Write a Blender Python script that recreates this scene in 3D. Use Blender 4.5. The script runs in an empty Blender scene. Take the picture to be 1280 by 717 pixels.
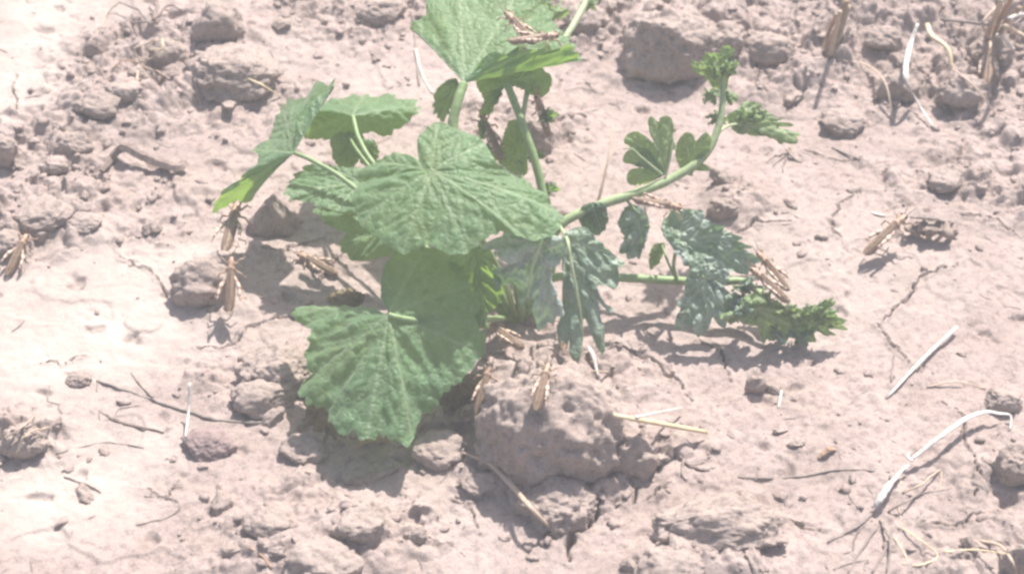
import bpy, bmesh, math, random
import numpy as np
from mathutils import Vector, Matrix, Quaternion

# ------------------------------------------------------------------ camera, sky, sun, exposure
scene = bpy.context.scene
col = scene.collection
PITCH, DIST, HFOV = math.radians(42), 1.5, math.radians(28)
cam_d = bpy.data.cameras.new('camera')
cam = bpy.data.objects.new('camera', cam_d)
col.objects.link(cam)
cam.location = (0, -DIST*math.cos(PITCH), DIST*math.sin(PITCH))
cam.rotation_euler = (math.pi/2 - PITCH, 0, 0)
cam_d.sensor_fit = 'HORIZONTAL'
cam_d.angle = HFOV
cam_d.clip_start = 0.01
cam_d.clip_end = 100
cam_d.dof.use_dof = True
cam_d.dof.focus_distance = 1.42
cam_d.dof.aperture_fstop = 9.0
scene.camera = cam

SUN_EL, SUN_AZ = math.radians(56), math.radians(24)     # azimuth measured from +Y (away from camera) towards +X
world = bpy.data.worlds.new('World')
scene.world = world
world.use_nodes = True
wn = world.node_tree.nodes
wl = world.node_tree.links
wn.clear()
sky = wn.new('ShaderNodeTexSky')
sky.sky_type = 'NISHITA'
sky.sun_disc = False
sky.sun_elevation = SUN_EL
sky.sun_rotation = SUN_AZ
sky.air_density = 1.0
sky.dust_density = 3.0
sky.ozone_density = 1.0
bg = wn.new('ShaderNodeBackground')
bg.inputs['Strength'].default_value = 0.085
wo = wn.new('ShaderNodeOutputWorld')
wl.new(sky.outputs[0], bg.inputs[0])
wl.new(bg.outputs[0], wo.inputs[0])

sun_d = bpy.data.lights.new('sun', 'SUN')
sun_d.energy = 4.6
sun_d.angle = math.radians(0.8)
sun_d.color = (1.0, 0.94, 0.89)
sun = bpy.data.objects.new('sun', sun_d)
col.objects.link(sun)
to_sun = Vector((math.sin(SUN_AZ)*math.cos(SUN_EL), math.cos(SUN_AZ)*math.cos(SUN_EL), math.sin(SUN_EL)))
sun.rotation_euler = to_sun.to_track_quat('Z', 'Y').to_euler()
sun.location = to_sun*3

vs = scene.view_settings
vs.view_transform = 'Standard'
vs.look = 'None'
vs.exposure = 1.05
vs.gamma = 1.0
vs.use_curve_mapping = False
scene.render.engine = 'CYCLES'
scene.cycles.use_denoising = True
scene.cycles.max_bounces = 8
scene.cycles.filter_width = 2.7

# ------------------------------------------------------------------ pixel -> place helpers
CAM = np.array(cam.location)
FWD = np.array((0, math.cos(PITCH), -math.sin(PITCH)))
UPV = np.array((0, math.sin(PITCH), math.cos(PITCH)))
TH = math.tan(HFOV/2)

def ray(px, py):
    d = FWD + np.array((1.0, 0, 0))*((px-640)/640*TH) + UPV*((358.5-py)/640*TH)
    return d/np.linalg.norm(d)

def at(px, py, z=0.0):
    d = ray(px, py)
    return CAM + d*((z-CAM[2])/d[2])

def mpp(px, py, z=0.0):
    """metres per photo pixel across the view at that spot"""
    p = at(px, py, z)
    return float(np.dot(p-CAM, FWD))*TH/640

# ------------------------------------------------------------------ noise
def _hash(ix, iy, iz, seed):
    h = (ix.astype(np.int64)*374761393 + iy.astype(np.int64)*668265263 + iz.astype(np.int64)*2147483647*31 + seed*1274126177) & 0xFFFFFFFF
    h = ((h ^ (h >> 13))*1274126177) & 0xFFFFFFFF
    h = ((h ^ (h >> 16))*2246822519) & 0xFFFFFFFF
    h = h ^ (h >> 15)
    return (h & 0xFFFFFF)/float(0x1000000)

def noise2(x, y, seed=0):
    ix, iy = np.floor(x), np.floor(y)
    fx, fy = x-ix, y-iy
    fx = fx*fx*fx*(fx*(fx*6-15)+10); fy = fy*fy*fy*(fy*(fy*6-15)+10)
    z = np.zeros_like(ix)
    a = _hash(ix, iy, z, seed); b = _hash(ix+1, iy, z, seed)
    c = _hash(ix, iy+1, z, seed); d = _hash(ix+1, iy+1, z, seed)
    return ((a+(b-a)*fx)*(1-fy) + (c+(d-c)*fx)*fy)*2-1

def fbm2(x, y, oct=4, seed=0, gain=0.5):
    v, a, s = 0, 1.0, 0.0
    for o in range(oct):
        v = v + a*noise2(x*2**o+o*17.3, y*2**o-o*9.1, seed+o*7); s += a; a *= gain
    return v/s

def noise3(p, seed=0):
    i = np.floor(p); f = p-i
    f = f*f*f*(f*(f*6-15)+10)
    r = 0
    for dx in (0, 1):
        for dy in (0, 1):
            for dz in (0, 1):
                w = (f[:, 0] if dx else 1-f[:, 0])*(f[:, 1] if dy else 1-f[:, 1])*(f[:, 2] if dz else 1-f[:, 2])
                r = r + w*_hash(i[:, 0]+dx, i[:, 1]+dy, i[:, 2]+dz, seed)
    return r*2-1

def fbm3(p, oct=4, seed=0, gain=0.5):
    v, a, s = 0, 1.0, 0.0
    for o in range(oct):
        v = v + a*noise3(p*2**o+o*13.7, seed+o*5); s += a; a *= gain
    return v/s

def worley2(x, y, seed=0):
    ix, iy = np.floor(x), np.floor(y)
    f1 = np.full(x.shape, 9.0); hid = np.zeros(x.shape); h2 = np.zeros(x.shape)
    z = np.zeros_like(ix)
    for dx in (-1, 0, 1):
        for dy in (-1, 0, 1):
            cx, cy = ix+dx, iy+dy
            px = cx+0.15+0.7*_hash(cx, cy, z, seed); py = cy+0.15+0.7*_hash(cx, cy, z+1, seed)
            an = _hash(cx, cy, z+5, seed)*6.283; ca, sa = np.cos(an), np.sin(an)
            uu = np.abs((x-px)*ca+(y-py)*sa); vv = np.abs((y-py)*ca-(x-px)*sa)*1.25
            d = 0.55*np.maximum(np.maximum(uu, vv), .74*(uu+vv)) + 0.45*np.hypot(x-px, y-py)
            m = d < f1
            f1 = np.where(m, d, f1)
            hid = np.where(m, _hash(cx, cy, z+2, seed), hid)
            h2 = np.where(m, _hash(cx, cy, z+3, seed), h2)
    return f1, hid, h2

# ------------------------------------------------------------------ object helpers
def tag(o, label=None, cat=None, group=None, kind=None):
    if label: o['label'] = label
    if cat: o['category'] = cat
    if group: o['group'] = group
    if kind: o['kind'] = kind
    return o

def link(name, me, mat=None, parent=None, smooth=True):
    o = bpy.data.objects.new(name, me)
    col.objects.link(o)
    if mat and not me.materials: me.materials.append(mat)
    if parent:
        o.parent = parent
    if smooth:
        me.polygons.foreach_set('use_smooth', np.ones(len(me.polygons), dtype=bool))
    return o

def mesh_np(name, V, F):
    """V (n,3) array, F list of (k,4) or (k,3) arrays"""
    me = bpy.data.meshes.new(name)
    F = [np.asarray(f, dtype=np.int32) for f in F if len(f)]
    me.vertices.add(len(V)); me.vertices.foreach_set('co', np.asarray(V, dtype=np.float32).ravel())
    nl = sum(f.size for f in F); npol = sum(len(f) for f in F)
    me.loops.add(nl); me.loops.foreach_set('vertex_index', np.concatenate([f.ravel() for f in F]))
    starts, s = [], 0
    for f in F:
        k = f.shape[1]; starts.append(s+np.arange(len(f))*k); s += f.size
    me.polygons.add(npol); me.polygons.foreach_set('loop_start', np.concatenate(starts).astype(np.int32))
    me.update(calc_edges=True)
    me.validate()
    return me

def attr(me, name, vals):
    a = me.attributes.new(name, 'FLOAT', 'POINT')
    a.data.foreach_set('value', np.asarray(vals, dtype=np.float32))

def cattr(me, name, cols):
    a = me.attributes.new(name, 'FLOAT_COLOR', 'POINT')
    c = np.ones((len(cols), 4), dtype=np.float32); c[:, :3] = cols
    a.data.foreach_set('color', c.ravel())

def empty(name, loc, rot=(0, 0, 0)):
    o = bpy.data.objects.new(name, None)
    o.empty_display_size = 0.01
    col.objects.link(o); o.location = loc; o.rotation_euler = rot
    return o

def to_local(V, parent):
    return V - np.array(parent.location) if parent is not None else V

# ------------------------------------------------------------------ materials
def new_mat(name):
    m = bpy.data.materials.new(name); m.use_nodes = True
    nt = m.node_tree; nt.nodes.clear()
    out = nt.nodes.new('ShaderNodeOutputMaterial')
    return m, nt, out

def N(nt, t, **k):
    n = nt.nodes.new(t)
    for a, v in k.items():
        if a in n.inputs.keys(): n.inputs[a].default_value = v
        else: setattr(n, a, v)
    return n

def ramp(nt, fac, stops):
    r = nt.nodes.new('ShaderNodeValToRGB')
    e = r.color_ramp.elements
    while len(e) < len(stops): e.new(0.5)
    for i, (p, c) in enumerate(stops):
        e[i].position = p; e[i].color = (c[0], c[1], c[2], 1)
    nt.links.new(fac, r.inputs[0])
    return r.outputs[0]

def mixc(nt, fac, a, b, mode='MIX'):
    m = nt.nodes.new('ShaderNodeMix'); m.data_type = 'RGBA'; m.blend_type = mode
    for s, v in ((0, fac), (6, a), (7, b)):
        if hasattr(v, 'links'): nt.links.new(v, m.inputs[s])
        elif isinstance(v, (int, float)): m.inputs[s].default_value = v
        else: m.inputs[s].default_value = (v[0], v[1], v[2], 1)
    return m.outputs[2]

def soil_material(name, use_pale, tint=(1, 1, 1), coords='pos'):
    m, nt, out = new_mat(name)
    if coords == 'pos':
        pos = nt.nodes.new('ShaderNodeNewGeometry').outputs['Position']
    else:
        pos = nt.nodes.new('ShaderNodeTexCoord').outputs['Object']
    n1 = N(nt, 'ShaderNodeTexNoise', Scale=22.0, Detail=5.0, Roughness=0.6)
    n2 = N(nt, 'ShaderNodeTexNoise', Scale=160.0, Detail=6.0, Roughness=0.7)
    n3 = N(nt, 'ShaderNodeTexNoise', Scale=900.0, Detail=3.0, Roughness=0.6)
    for n in (n1, n2, n3): nt.links.new(pos, n.inputs['Vector'])
    t = tint
    c1 = ramp(nt, n1.outputs['Fac'], [(0.3, (0.355*t[0], 0.285*t[1], 0.255*t[2])), (0.7, (0.445*t[0], 0.362*t[1], 0.333*t[2]))])
    c2 = ramp(nt, n2.outputs['Fac'], [(0.3, (0.56, 0.55, 0.54)), (0.5, (1, 1, 1)), (0.8, (1.12, 1.1, 1.08))])
    c = mixc(nt, 1.0, c1, c2, 'MULTIPLY')
    c3 = ramp(nt, n3.outputs['Fac'], [(0.3, (0.68, 0.67, 0.66)), (0.6, (1.03, 1.03, 1.03))])
    c = mixc(nt, 0.8, c, c3, 'MULTIPLY')
    if use_pale:
        a = N(nt, 'ShaderNodeAttribute', attribute_name='topsoil')
        c = mixc(nt, a.outputs['Fac'], c, (0.49, 0.42, 0.378))  # mixes towards a paler soil colour where the mask is high
    b = N(nt, 'ShaderNodeBsdfPrincipled', Roughness=0.95)
    b.inputs['Specular IOR Level'].default_value = 0.15
    nt.links.new(c, b.inputs['Base Color'])
    bp1 = N(nt, 'ShaderNodeBump', Strength=0.65, Distance=0.0022)
    bp2 = N(nt, 'ShaderNodeBump', Strength=0.95, Distance=0.0009)
    nt.links.new(n2.outputs['Fac'], bp1.inputs['Height'])
    nt.links.new(n3.outputs['Fac'], bp2.inputs['Height'])
    nt.links.new(bp1.outputs[0], bp2.inputs['Normal'])
    nt.links.new(bp2.outputs[0], b.inputs['Normal'])
    nt.links.new(b.outputs[0], out.inputs[0])
    return m

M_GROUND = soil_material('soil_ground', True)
M_CLOD = soil_material('soil_clod', False, (0.99, 1.0, 0.98))
M_CLODLOC = soil_material('soil_clod_loose', False, (0.95, 0.96, 0.95), 'obj')
M_STONE = soil_material('pinkish_stone', False, (0.85, 0.8, 0.84), 'obj')

def leaf_material(name, top, vein, trans, tfac=0.42, rough=0.45, spec=0.5, var=0.25, glauc=None, sheen=0.4):
    m, nt, out = new_mat(name)
    pos = nt.nodes.new('ShaderNodeNewGeometry').outputs['Position']
    n1 = N(nt, 'ShaderNodeTexNoise', Scale=60.0, Detail=4.0, Roughness=0.6)
    n2 = N(nt, 'ShaderNodeTexNoise', Scale=700.0, Detail=3.0)
    for n in (n1, n2): nt.links.new(pos, n.inputs['Vector'])
    v = N(nt, 'ShaderNodeAttribute', attribute_name='vein')
    lo = [c*(1-var) for c in top]; hi = [c*(1+var) for c in top]
    c = ramp(nt, n1.outputs['Fac'], [(0.3, lo), (0.7, hi)])
    if glauc:
        g = N(nt, 'ShaderNodeAttribute', attribute_name='wilt_glare')
        c = mixc(nt, g.outputs['Fac'], c, glauc)  # bluish white of wilted blades, also used to paint in sun glare
    c = mixc(nt, v.outputs['Fac'], c, vein)
    vo = N(nt, 'ShaderNodeTexVoronoi', Scale=190.0); vo.feature = 'DISTANCE_TO_EDGE'
    nd = N(nt, 'ShaderNodeTexNoise', Scale=140.0, Detail=2.0)
    mp = N(nt, 'ShaderNodeVectorMath'); mp.operation = 'MULTIPLY_ADD'; mp.inputs[1].default_value = (.004, .004, .004)
    nt.links.new(pos, nd.inputs['Vector']); nt.links.new(nd.outputs['Color'], mp.inputs[0]); nt.links.new(pos, mp.inputs[2])
    nt.links.new(mp.outputs[0], vo.inputs['Vector'])
    fv = ramp(nt, vo.outputs['Distance'], [(0.0, (1.28, 1.22, 1.25)), (0.10, (1, 1, 1))])
    c = mixc(nt, 1.0, c, fv, 'MULTIPLY')
    n3 = N(nt, 'ShaderNodeTexNoise', Scale=26.0, Detail=5.0, Roughness=0.65); nt.links.new(pos, n3.inputs['Vector'])
    yf = ramp(nt, n3.outputs['Fac'], [(0.52, (0, 0, 0)), (0.75, (.55, .55, .55))])
    c = mixc(nt, yf, c, [top[0]*1.75, top[1]*1.25, top[2]*.9])
    n4 = N(nt, 'ShaderNodeTexNoise', Scale=420.0, Detail=4.0, Roughness=0.7); nt.links.new(pos, n4.inputs['Vector'])
    df = ramp(nt, n4.outputs['Fac'], [(0.58, (0, 0, 0)), (0.72, (.45, .45, .45))])
    c = mixc(nt, df, c, (0.36, 0.34, 0.28))
    b = N(nt, 'ShaderNodeBsdfPrincipled', Roughness=rough)
    b.inputs['Specular IOR Level'].default_value = spec
    try:
        b.inputs['Sheen Weight'].default_value = sheen
        b.inputs['Sheen Roughness'].default_value = 0.5
    except KeyError: pass
    nt.links.new(c, b.inputs['Base Color'])
    tb = N(nt, 'ShaderNodeBsdfTranslucent')
    tc = mixc(nt, v.outputs['Fac'], trans, [x*0.8 for x in trans])
    nt.links.new(tc, tb.inputs['Color'])
    bp = N(nt, 'ShaderNodeBump', Strength=0.35, Distance=0.0006)
    nt.links.new(n2.outputs['Fac'], bp.inputs['Height'])
    bq = N(nt, 'ShaderNodeBump', Strength=0.38, Distance=0.0012)
    br = ramp(nt, vo.outputs['Distance'], [(0.0, (0, 0, 0)), (0.22, (1, 1, 1))])
    nt.links.new(br, bq.inputs['Height']); nt.links.new(bp.outputs[0], bq.inputs['Normal'])
    nt.links.new(bq.outputs[0], b.inputs['Normal'])
    mx = N(nt, 'ShaderNodeMixShader'); mx.inputs[0].default_value = tfac
    nt.links.new(b.outputs[0], mx.inputs[1]); nt.links.new(tb.outputs[0], mx.inputs[2])
    nt.links.new(mx.outputs[0], out.inputs[0])
    return m

M_MELON = leaf_material('melon_leaf', (0.118, 0.228, 0.113), (0.27, 0.38, 0.22), (0.30, 0.48, 0.07), 0.45, 0.5, 0.45, sheen=.28)
M_WATER = leaf_material('watermelon_leaf', (0.115, 0.20, 0.118), (0.38, 0.46, 0.34), (0.15, 0.27, 0.10), 0.32, 0.42, 0.5, 0.2, (0.44, 0.51, 0.47))
M_YOUNG = leaf_material('young_watermelon_leaf', (0.20, 0.30, 0.13), (0.38, 0.45, 0.27), (0.28, 0.42, 0.11), 0.38, 0.5, 0.4)

def plain_material(name, c, c2, scale=120.0, rough=0.7, stretch=(1, 1, 1), spec=0.3, bump=0.3, trans=None):
    m, nt, out = new_mat(name)
    pos = nt.nodes.new('ShaderNodeTexCoord').outputs['Object']
    mp = N(nt, 'ShaderNodeMapping'); mp.inputs['Scale'].default_value = stretch
    nt.links.new(pos, mp.inputs['Vector'])
    n1 = N(nt, 'ShaderNodeTexNoise', Scale=scale, Detail=5.0, Roughness=0.65)
    nt.links.new(mp.outputs[0], n1.inputs['Vector'])
    cc = ramp(nt, n1.outputs['Fac'], [(0.3, c), (0.7, c2)])
    b = N(nt, 'ShaderNodeBsdfPrincipled', Roughness=rough)
    b.inputs['Specular IOR Level'].default_value = spec
    nt.links.new(cc, b.inputs['Base Color'])
    bp = N(nt, 'ShaderNodeBump', Strength=bump, Distance=0.0006)
    nt.links.new(n1.outputs['Fac'], bp.inputs['Height'])
    nt.links.new(bp.outputs[0], b.inputs['Normal'])
    if trans:
        tb = N(nt, 'ShaderNodeBsdfTranslucent'); tb.inputs['Color'].default_value = (*trans, 1)
        mx = N(nt, 'ShaderNodeMixShader'); mx.inputs[0].default_value = 0.3
        nt.links.new(b.outputs[0], mx.inputs[1]); nt.links.new(tb.outputs[0], mx.inputs[2])
        nt.links.new(mx.outputs[0], out.inputs[0])
    else:
        nt.links.new(b.outputs[0], out.inputs[0])
    return m

M_STEM = plain_material('green_stem', (0.17, 0.26, 0.10), (0.27, 0.36, 0.17), 200, 0.5, spec=0.4)
M_VINE = plain_material('hairy_vine_stem', (0.22, 0.30, 0.14), (0.34, 0.41, 0.23), 260, 0.6, spec=0.3, bump=.6)
M_STEMP = plain_material('pale_stem', (0.30, 0.38, 0.20), (0.42, 0.48, 0.30), 200, 0.5, spec=0.4)
M_WHITE = plain_material('white_straw', (0.36, 0.32, 0.28), (0.66, 0.63, 0.59), 220, 0.45, spec=0.5)
M_STRAW = plain_material('yellow_straw', (0.50, 0.40, 0.24), (0.66, 0.56, 0.38), 160, 0.5, spec=0.4)
M_TAN = plain_material('tan_straw', (0.36, 0.27, 0.20), (0.52, 0.42, 0.33), 160, 0.6)
M_TWIG = plain_material('grey_twig', (0.17, 0.14, 0.125), (0.32, 0.27, 0.24), 160, 0.8)
M_BARK = plain_material('dark_bark', (0.13, 0.10, 0.085), (0.27, 0.215, 0.19), 120, 0.85, bump=0.8)
M_STUB = plain_material('brown_stubble', (0.26, 0.165, 0.11), (0.42, 0.29, 0.20), 160, 0.75, bump=0.8)
M_HUSK = plain_material('dry_husk', (0.16, 0.12, 0.10), (0.36, 0.29, 0.25), 130, 0.85, bump=0.8)
M_DRYLEAF_SHADE = plain_material('dry_leaf_and_shade', (0.10, 0.085, 0.045), (0.20, 0.16, 0.08), 130, 0.8, bump=0.6)
M_WING = plain_material('locust_wing', (0.235, 0.16, 0.112), (0.42, 0.305, 0.22), 260, 0.45, (1, 0.35, 1), 0.5, 0.3, (0.4, 0.25, 0.13))
M_EYE = plain_material('locust_eye', (0.06, 0.035, 0.025), (0.10, 0.06, 0.04), 300, 0.25, spec=0.6, bump=0.0)

def body_material():
    m, nt, out = new_mat('locust_body')
    a = N(nt, 'ShaderNodeAttribute', attribute_name='col')
    pos = nt.nodes.new('ShaderNodeTexCoord').outputs['Object']
    n1 = N(nt, 'ShaderNodeTexNoise', Scale=500.0, Detail=4.0)
    nt.links.new(pos, n1.inputs['Vector'])
    f = ramp(nt, n1.outputs['Fac'], [(0.3, (0.6, 0.58, 0.56)), (0.65, (1.1, 1.1, 1.1))])
    c = mixc(nt, 1.0, a.outputs['Color'], f, 'MULTIPLY')
    b = N(nt, 'ShaderNodeBsdfPrincipled', Roughness=0.5)
    nt.links.new(c, b.inputs['Base Color'])
    nt.links.new(b.outputs[0], out.inputs[0])
    return m
M_BODY = body_material()

# ------------------------------------------------------------------ ground sheet
def smooth01(t):
    t = np.clip(t, 0, 1); return t*t*(3-2*t)

def blob_list(X, Y, blobs, power=1.0):
    r = np.zeros(X.shape)
    for px, py, rx, ry, w in blobs:
        c = at(px, py); s = mpp(px, py)
        ax, ay = rx*s, ry*s/math.sin(PITCH)
        d = np.hypot((X-c[0])/ax, (Y-c[1])/ay)
        r = np.maximum(r, w*smooth01(1.45-d*0.9))
    return r

ROUGH = [(190, 90, 120, 75, 1), (60, 190, 75, 55, .8), (45, 270, 85, 50, 1), (170, 262, 100, 45, .6), (440, 20, 90, 45, .8),
         (310, 110, 110, 60, .45), (780, 30, 130, 55, .9), (1000, 45, 240, 75, 1), (1200, 80, 150, 90, 1), (1260, 210, 90, 70, .8),
         (1150, 232, 70, 30, .4), (390, 665, 150, 60, .75), (560, 565, 110, 35, .5), (690, 600, 130, 80, .45), (850, 590, 90, 60, .4),
         (900, 690, 130, 45, .5), (1040, 515, 130, 40, .22), (1210, 650, 120, 80, .4), (300, 350, 60, 45, .5), (330, 480, 70, 45, .6),
         (25, 550, 55, 40, .7), (700, 470, 130, 40, .5), (640, 170, 70, 50, .6), (920, 250, 40, 25, .4), (250, 130, 90, 40, .6)]
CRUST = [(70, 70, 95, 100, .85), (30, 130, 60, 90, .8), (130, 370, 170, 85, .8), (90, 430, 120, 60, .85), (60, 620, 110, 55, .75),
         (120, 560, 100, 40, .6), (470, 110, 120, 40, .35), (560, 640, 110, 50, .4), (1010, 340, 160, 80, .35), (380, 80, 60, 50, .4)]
MOUND = [(680, 525, 120, 60, 0.014), (840, 45, 120, 50, 0.010), (1150, 20, 220, 60, 0.022), (260, 60, 120, 60, 0.012), (120, 150, 90, 60, 0.010),
         (400, 690, 130, 60, 0.014), (900, 710, 120, 50, 0.012), (40, 270, 80, 45, 0.008), (1000, 560, 160, 70, 0.006), (330, 350, 90, 40, 0.004)]
CRACKS = [(2.2, [(1097, 405), (1132, 380), (1148, 352), (1166, 343), (1197, 334)]), (2.0, [(1097, 405), (1108, 421), (1126, 441), (1138, 458)]),
          (2.4, [(912, 291), (930, 288), (945, 278), (990, 282)]), (1.5, [(1038, 292), (1044, 264), (1072, 238)]), (1.3, [(1044, 290), (1052, 303)]),
          (5.0, [(752, 622), (738, 652), (716, 664), (711, 682), (712, 698)]), (3.4, [(798, 612), (786, 629)]), (2.0, [(838, 604), (830, 616), (812, 622)]),
          (1.5, [(21, 98), (16, 112), (22, 130), (19, 152)]), (1.6, [(150, 322), (180, 334), (200, 352), (212, 372)]),
          (2.4, [(245, 431), (270, 433), (292, 426), (312, 404), (345, 395), (380, 394)]), (1.3, [(48, 452), (80, 452), (108, 443)]),
          (2.0, [(980, 655), (1000, 664), (1032, 669)]), (1.8, [(1150, 656), (1190, 660), (1212, 652), (1247, 641)]),
          (2.0, [(1178, 510), (1200, 524), (1206, 536), (1198, 552), (1214, 572), (1214, 586)]), (2.0, [(944, 55), (948, 85), (947, 108), (955, 128)]),
          (2.6, [(748, 428), (780, 440), (812, 447), (845, 470), (862, 500)]), (2.2, [(318, 313), (345, 316), (372, 306), (410, 298)]),
          (1.6, [(1190, 272), (1240, 276), (1256, 290), (1282, 301)]), (1.4, [(455, 300), (420, 320), (400, 350)]), (1.4, [(870, 420), (900, 440), (915, 480)]),
          (1.3, [(1000, 185), (1050, 205), (1078, 200)]), (1.5, [(560, 625), (590, 640), (600, 668)]), (1.2, [(1215, 590), (1222, 610), (1215, 632)]),
          (1.4, [(180, 610), (210, 620), (222, 602)]), (1.2, [(500, 690), (540, 680), (570, 688)]), (1.3, [(80, 210), (110, 222), (140, 250)])]

def heights(X, Y):
    wx = X + 0.013*fbm2(X*40, Y*40, 4, 3, .6); wy = Y + 0.013*fbm2(X*40+31, Y*40, 4, 9, .6)
    far = smooth01((np.hypot(X, Y-0.05)-0.55)/0.4)
    rough = np.maximum(blob_list(X, Y, ROUGH), far*(0.5+0.5*noise2(X*4, Y*4, 77)))
    rough = np.clip(rough + 0.35*fbm2(X*22, Y*22, 3, 5)*(rough > 0.02), 0, 1)
    topsoil = blob_list(X, Y, CRUST)
    topsoil = np.clip(topsoil*(1-rough*0.9)*(0.85+0.5*fbm2(X*25, Y*25, 3, 41)), 0, 1)
    H = 0.005*fbm2(X*6, Y*6, 2, 1)
    H = H + 0.0016*fbm2(X*38, Y*38, 3, 2) + 0.0007*fbm2(X*150, Y*150, 3, 4)
    H = H + 0.0022*np.abs(fbm2(X*30+7, Y*30, 4, 23))*(0.4+rough)
    H = H + blob_mound(X, Y)
    for i, (cell, amp, dens, pw) in enumerate(((0.042, 0.019, .5, .85), (0.022, 0.011, .6, .8), (0.011, 0.0052, .62, .8), (0.0058, 0.0022, .5, .8))):
        f1, hid, h2 = worley2(wx/cell, wy/cell, 50+i)
        rr = 0.40+0.26*h2
        f1 = f1 + 0.20*fbm2(X*2.2/cell, Y*2.2/cell, 3, 70+i, .6)
        b = np.clip(1.12-(np.abs(f1)/rr)**2, 0, 1)**pw*(0.75+0.3*noise2(X*3/cell+9, Y*3/cell, 80+i))
        H = H + rough*np.where(hid < dens, b*amp*(0.35+0.65*h2), 0)
    # scattered low crumbs and nicks on the flat crust
    f1, hid, h2 = worley2(wx/0.016, wy/0.016, 91)
    H = H + np.where(hid < 0.10, np.clip(1-((f1+.12*noise2(X*260, Y*260, 95))/(0.1+0.16*h2))**2, 0, 1)*0.0020*(0.4+h2), 0)*(1-0.5*rough)
    f1, hid, h2 = worley2(wx/0.025+5, wy/0.025, 133)
    H = H - np.where(hid < 0.22, np.clip(1-(f1/(0.12+0.2*h2))**2, 0, 1)*0.005*h2, 0)
    # step-like flakes
    q = fbm2(X*14, Y*14+3, 4, 61)
    msk = smooth01((noise2(X*19, Y*19, 63)+.05)*2.2)
    H = H + msk*0.0016*smooth01((q-0.02)/0.04) + (1-msk)*0.0013*smooth01((q+0.2)/0.05)
    # fine natural crazing, sparse
    # drawn cracks
    jx = X + 0.0035*fbm2(X*130, Y*130, 3, 15); jy = Y + 0.0045*fbm2(X*130+50, Y*130, 3, 16)
    for wpx, pts in CRACKS:
        P = [at(a, b) for a, b in pts]
        w = wpx*mpp(*pts[0])*0.62
        xs = [p[0] for p in P]; ys = [p[1] for p in P]
        sel = (X > min(xs)-.03) & (X < max(xs)+.03) & (Y > min(ys)-.03) & (Y < max(ys)+.03)
        if not sel.any(): continue
        x, y = jx[sel], jy[sel]
        d = np.full(x.shape, 1.0); tt = np.zeros(x.shape)
        L = len(P)-1
        for k in range(L):
            a, b = P[k][:2], P[k+1][:2]
            ab = b-a; t = np.clip(((x-a[0])*ab[0]+(y-a[1])*ab[1])/np.dot(ab, ab), 0, 1)
            dd = np.hypot(x-a[0]-t*ab[0], y-a[1]-t*ab[1])
            m = dd < d; d = np.where(m, dd, d); tt = np.where(m, (k+t)/L, tt)
        ww = w*(0.45+0.75*np.sin(np.pi*np.clip(tt, 0.03, 0.97)))*(1+0.4*noise2(x*90, y*90, 8))
        cut = np.clip(1-(d/(ww*1.15))**2, 0, 1)
        H[sel] = H[sel] - np.minimum(cut*2.2, 1)*(0.006+3.6*w) + 0.0012*np.exp(-((d-2.6*w)/(2.2*w))**2)
    return H, rough, topsoil

def blob_mound(X, Y):
    r = np.zeros(X.shape)
    for px, py, rx, ry, w in MOUND:
        c = at(px, py); s = mpp(px, py)
        d = np.hypot((X-c[0])/(rx*s), (Y-c[1])/(ry*s/math.sin(PITCH)))
        r = r + w*np.exp(-d*d*1.6)
    return r

def axis(lo, hi, step, outer, n=46):
    core = np.arange(lo, hi+step*0.5, step)
    g = (np.linspace(0, 1, n+1)[1:]**2.6)
    k = np.arange(1, n+1)*step
    return np.concatenate([lo-(k+g*(outer-abs(lo)))[::-1], core, hi+k+g*(outer-hi)])

GX = axis(-0.50, 0.50, 0.00118, 8.0)
GY = axis(-0.32, 0.45, 0.00118, 8.0)
XX, YY = np.meshgrid(GX, GY)
HH, ROUGHV, TOPSOILV = heights(XX, YY)

def h_at(x, y):
    i = int(np.clip(np.searchsorted(GX, x)-1, 0, len(GX)-2)); j = int(np.clip(np.searchsorted(GY, y)-1, 0, len(GY)-2))
    return float(HH[j:j+2, i:i+2].mean())

def on_ground(px, py):
    """point of the soil surface seen at that pixel (heightfield only)"""
    z = 0.0
    for _ in range(6):
        p = at(px, py, z); z = 0.5*z + 0.5*h_at(p[0], p[1])
    p = at(px, py, z); return np.array((p[0], p[1], h_at(p[0], p[1])))

ny, nx = XX.shape
idx = np.arange(nx*ny, dtype=np.int32).reshape(ny, nx)
gq = np.stack([idx[:-1, :-1], idx[:-1, 1:], idx[1:, 1:], idx[1:, :-1]], -1).reshape(-1, 4)
gm = mesh_np('ground', np.stack([XX, YY, HH], -1).reshape(-1, 3), [gq])
attr(gm, 'topsoil', TOPSOILV.ravel())
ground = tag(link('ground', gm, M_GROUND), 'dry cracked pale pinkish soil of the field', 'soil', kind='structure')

# ------------------------------------------------------------------ clods
def ico(sub):
    bm = bmesh.new(); bmesh.ops.create_icosphere(bm, subdivisions=sub, radius=1.0)
    V = np.array([v.co[:] for v in bm.verts]); F = np.array([[v.index for v in f.verts] for f in bm.faces], dtype=np.int32)
    bm.free(); return V, F
ICO = {k: ico(k) for k in (1, 2, 3, 4, 5, 6)}

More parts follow.
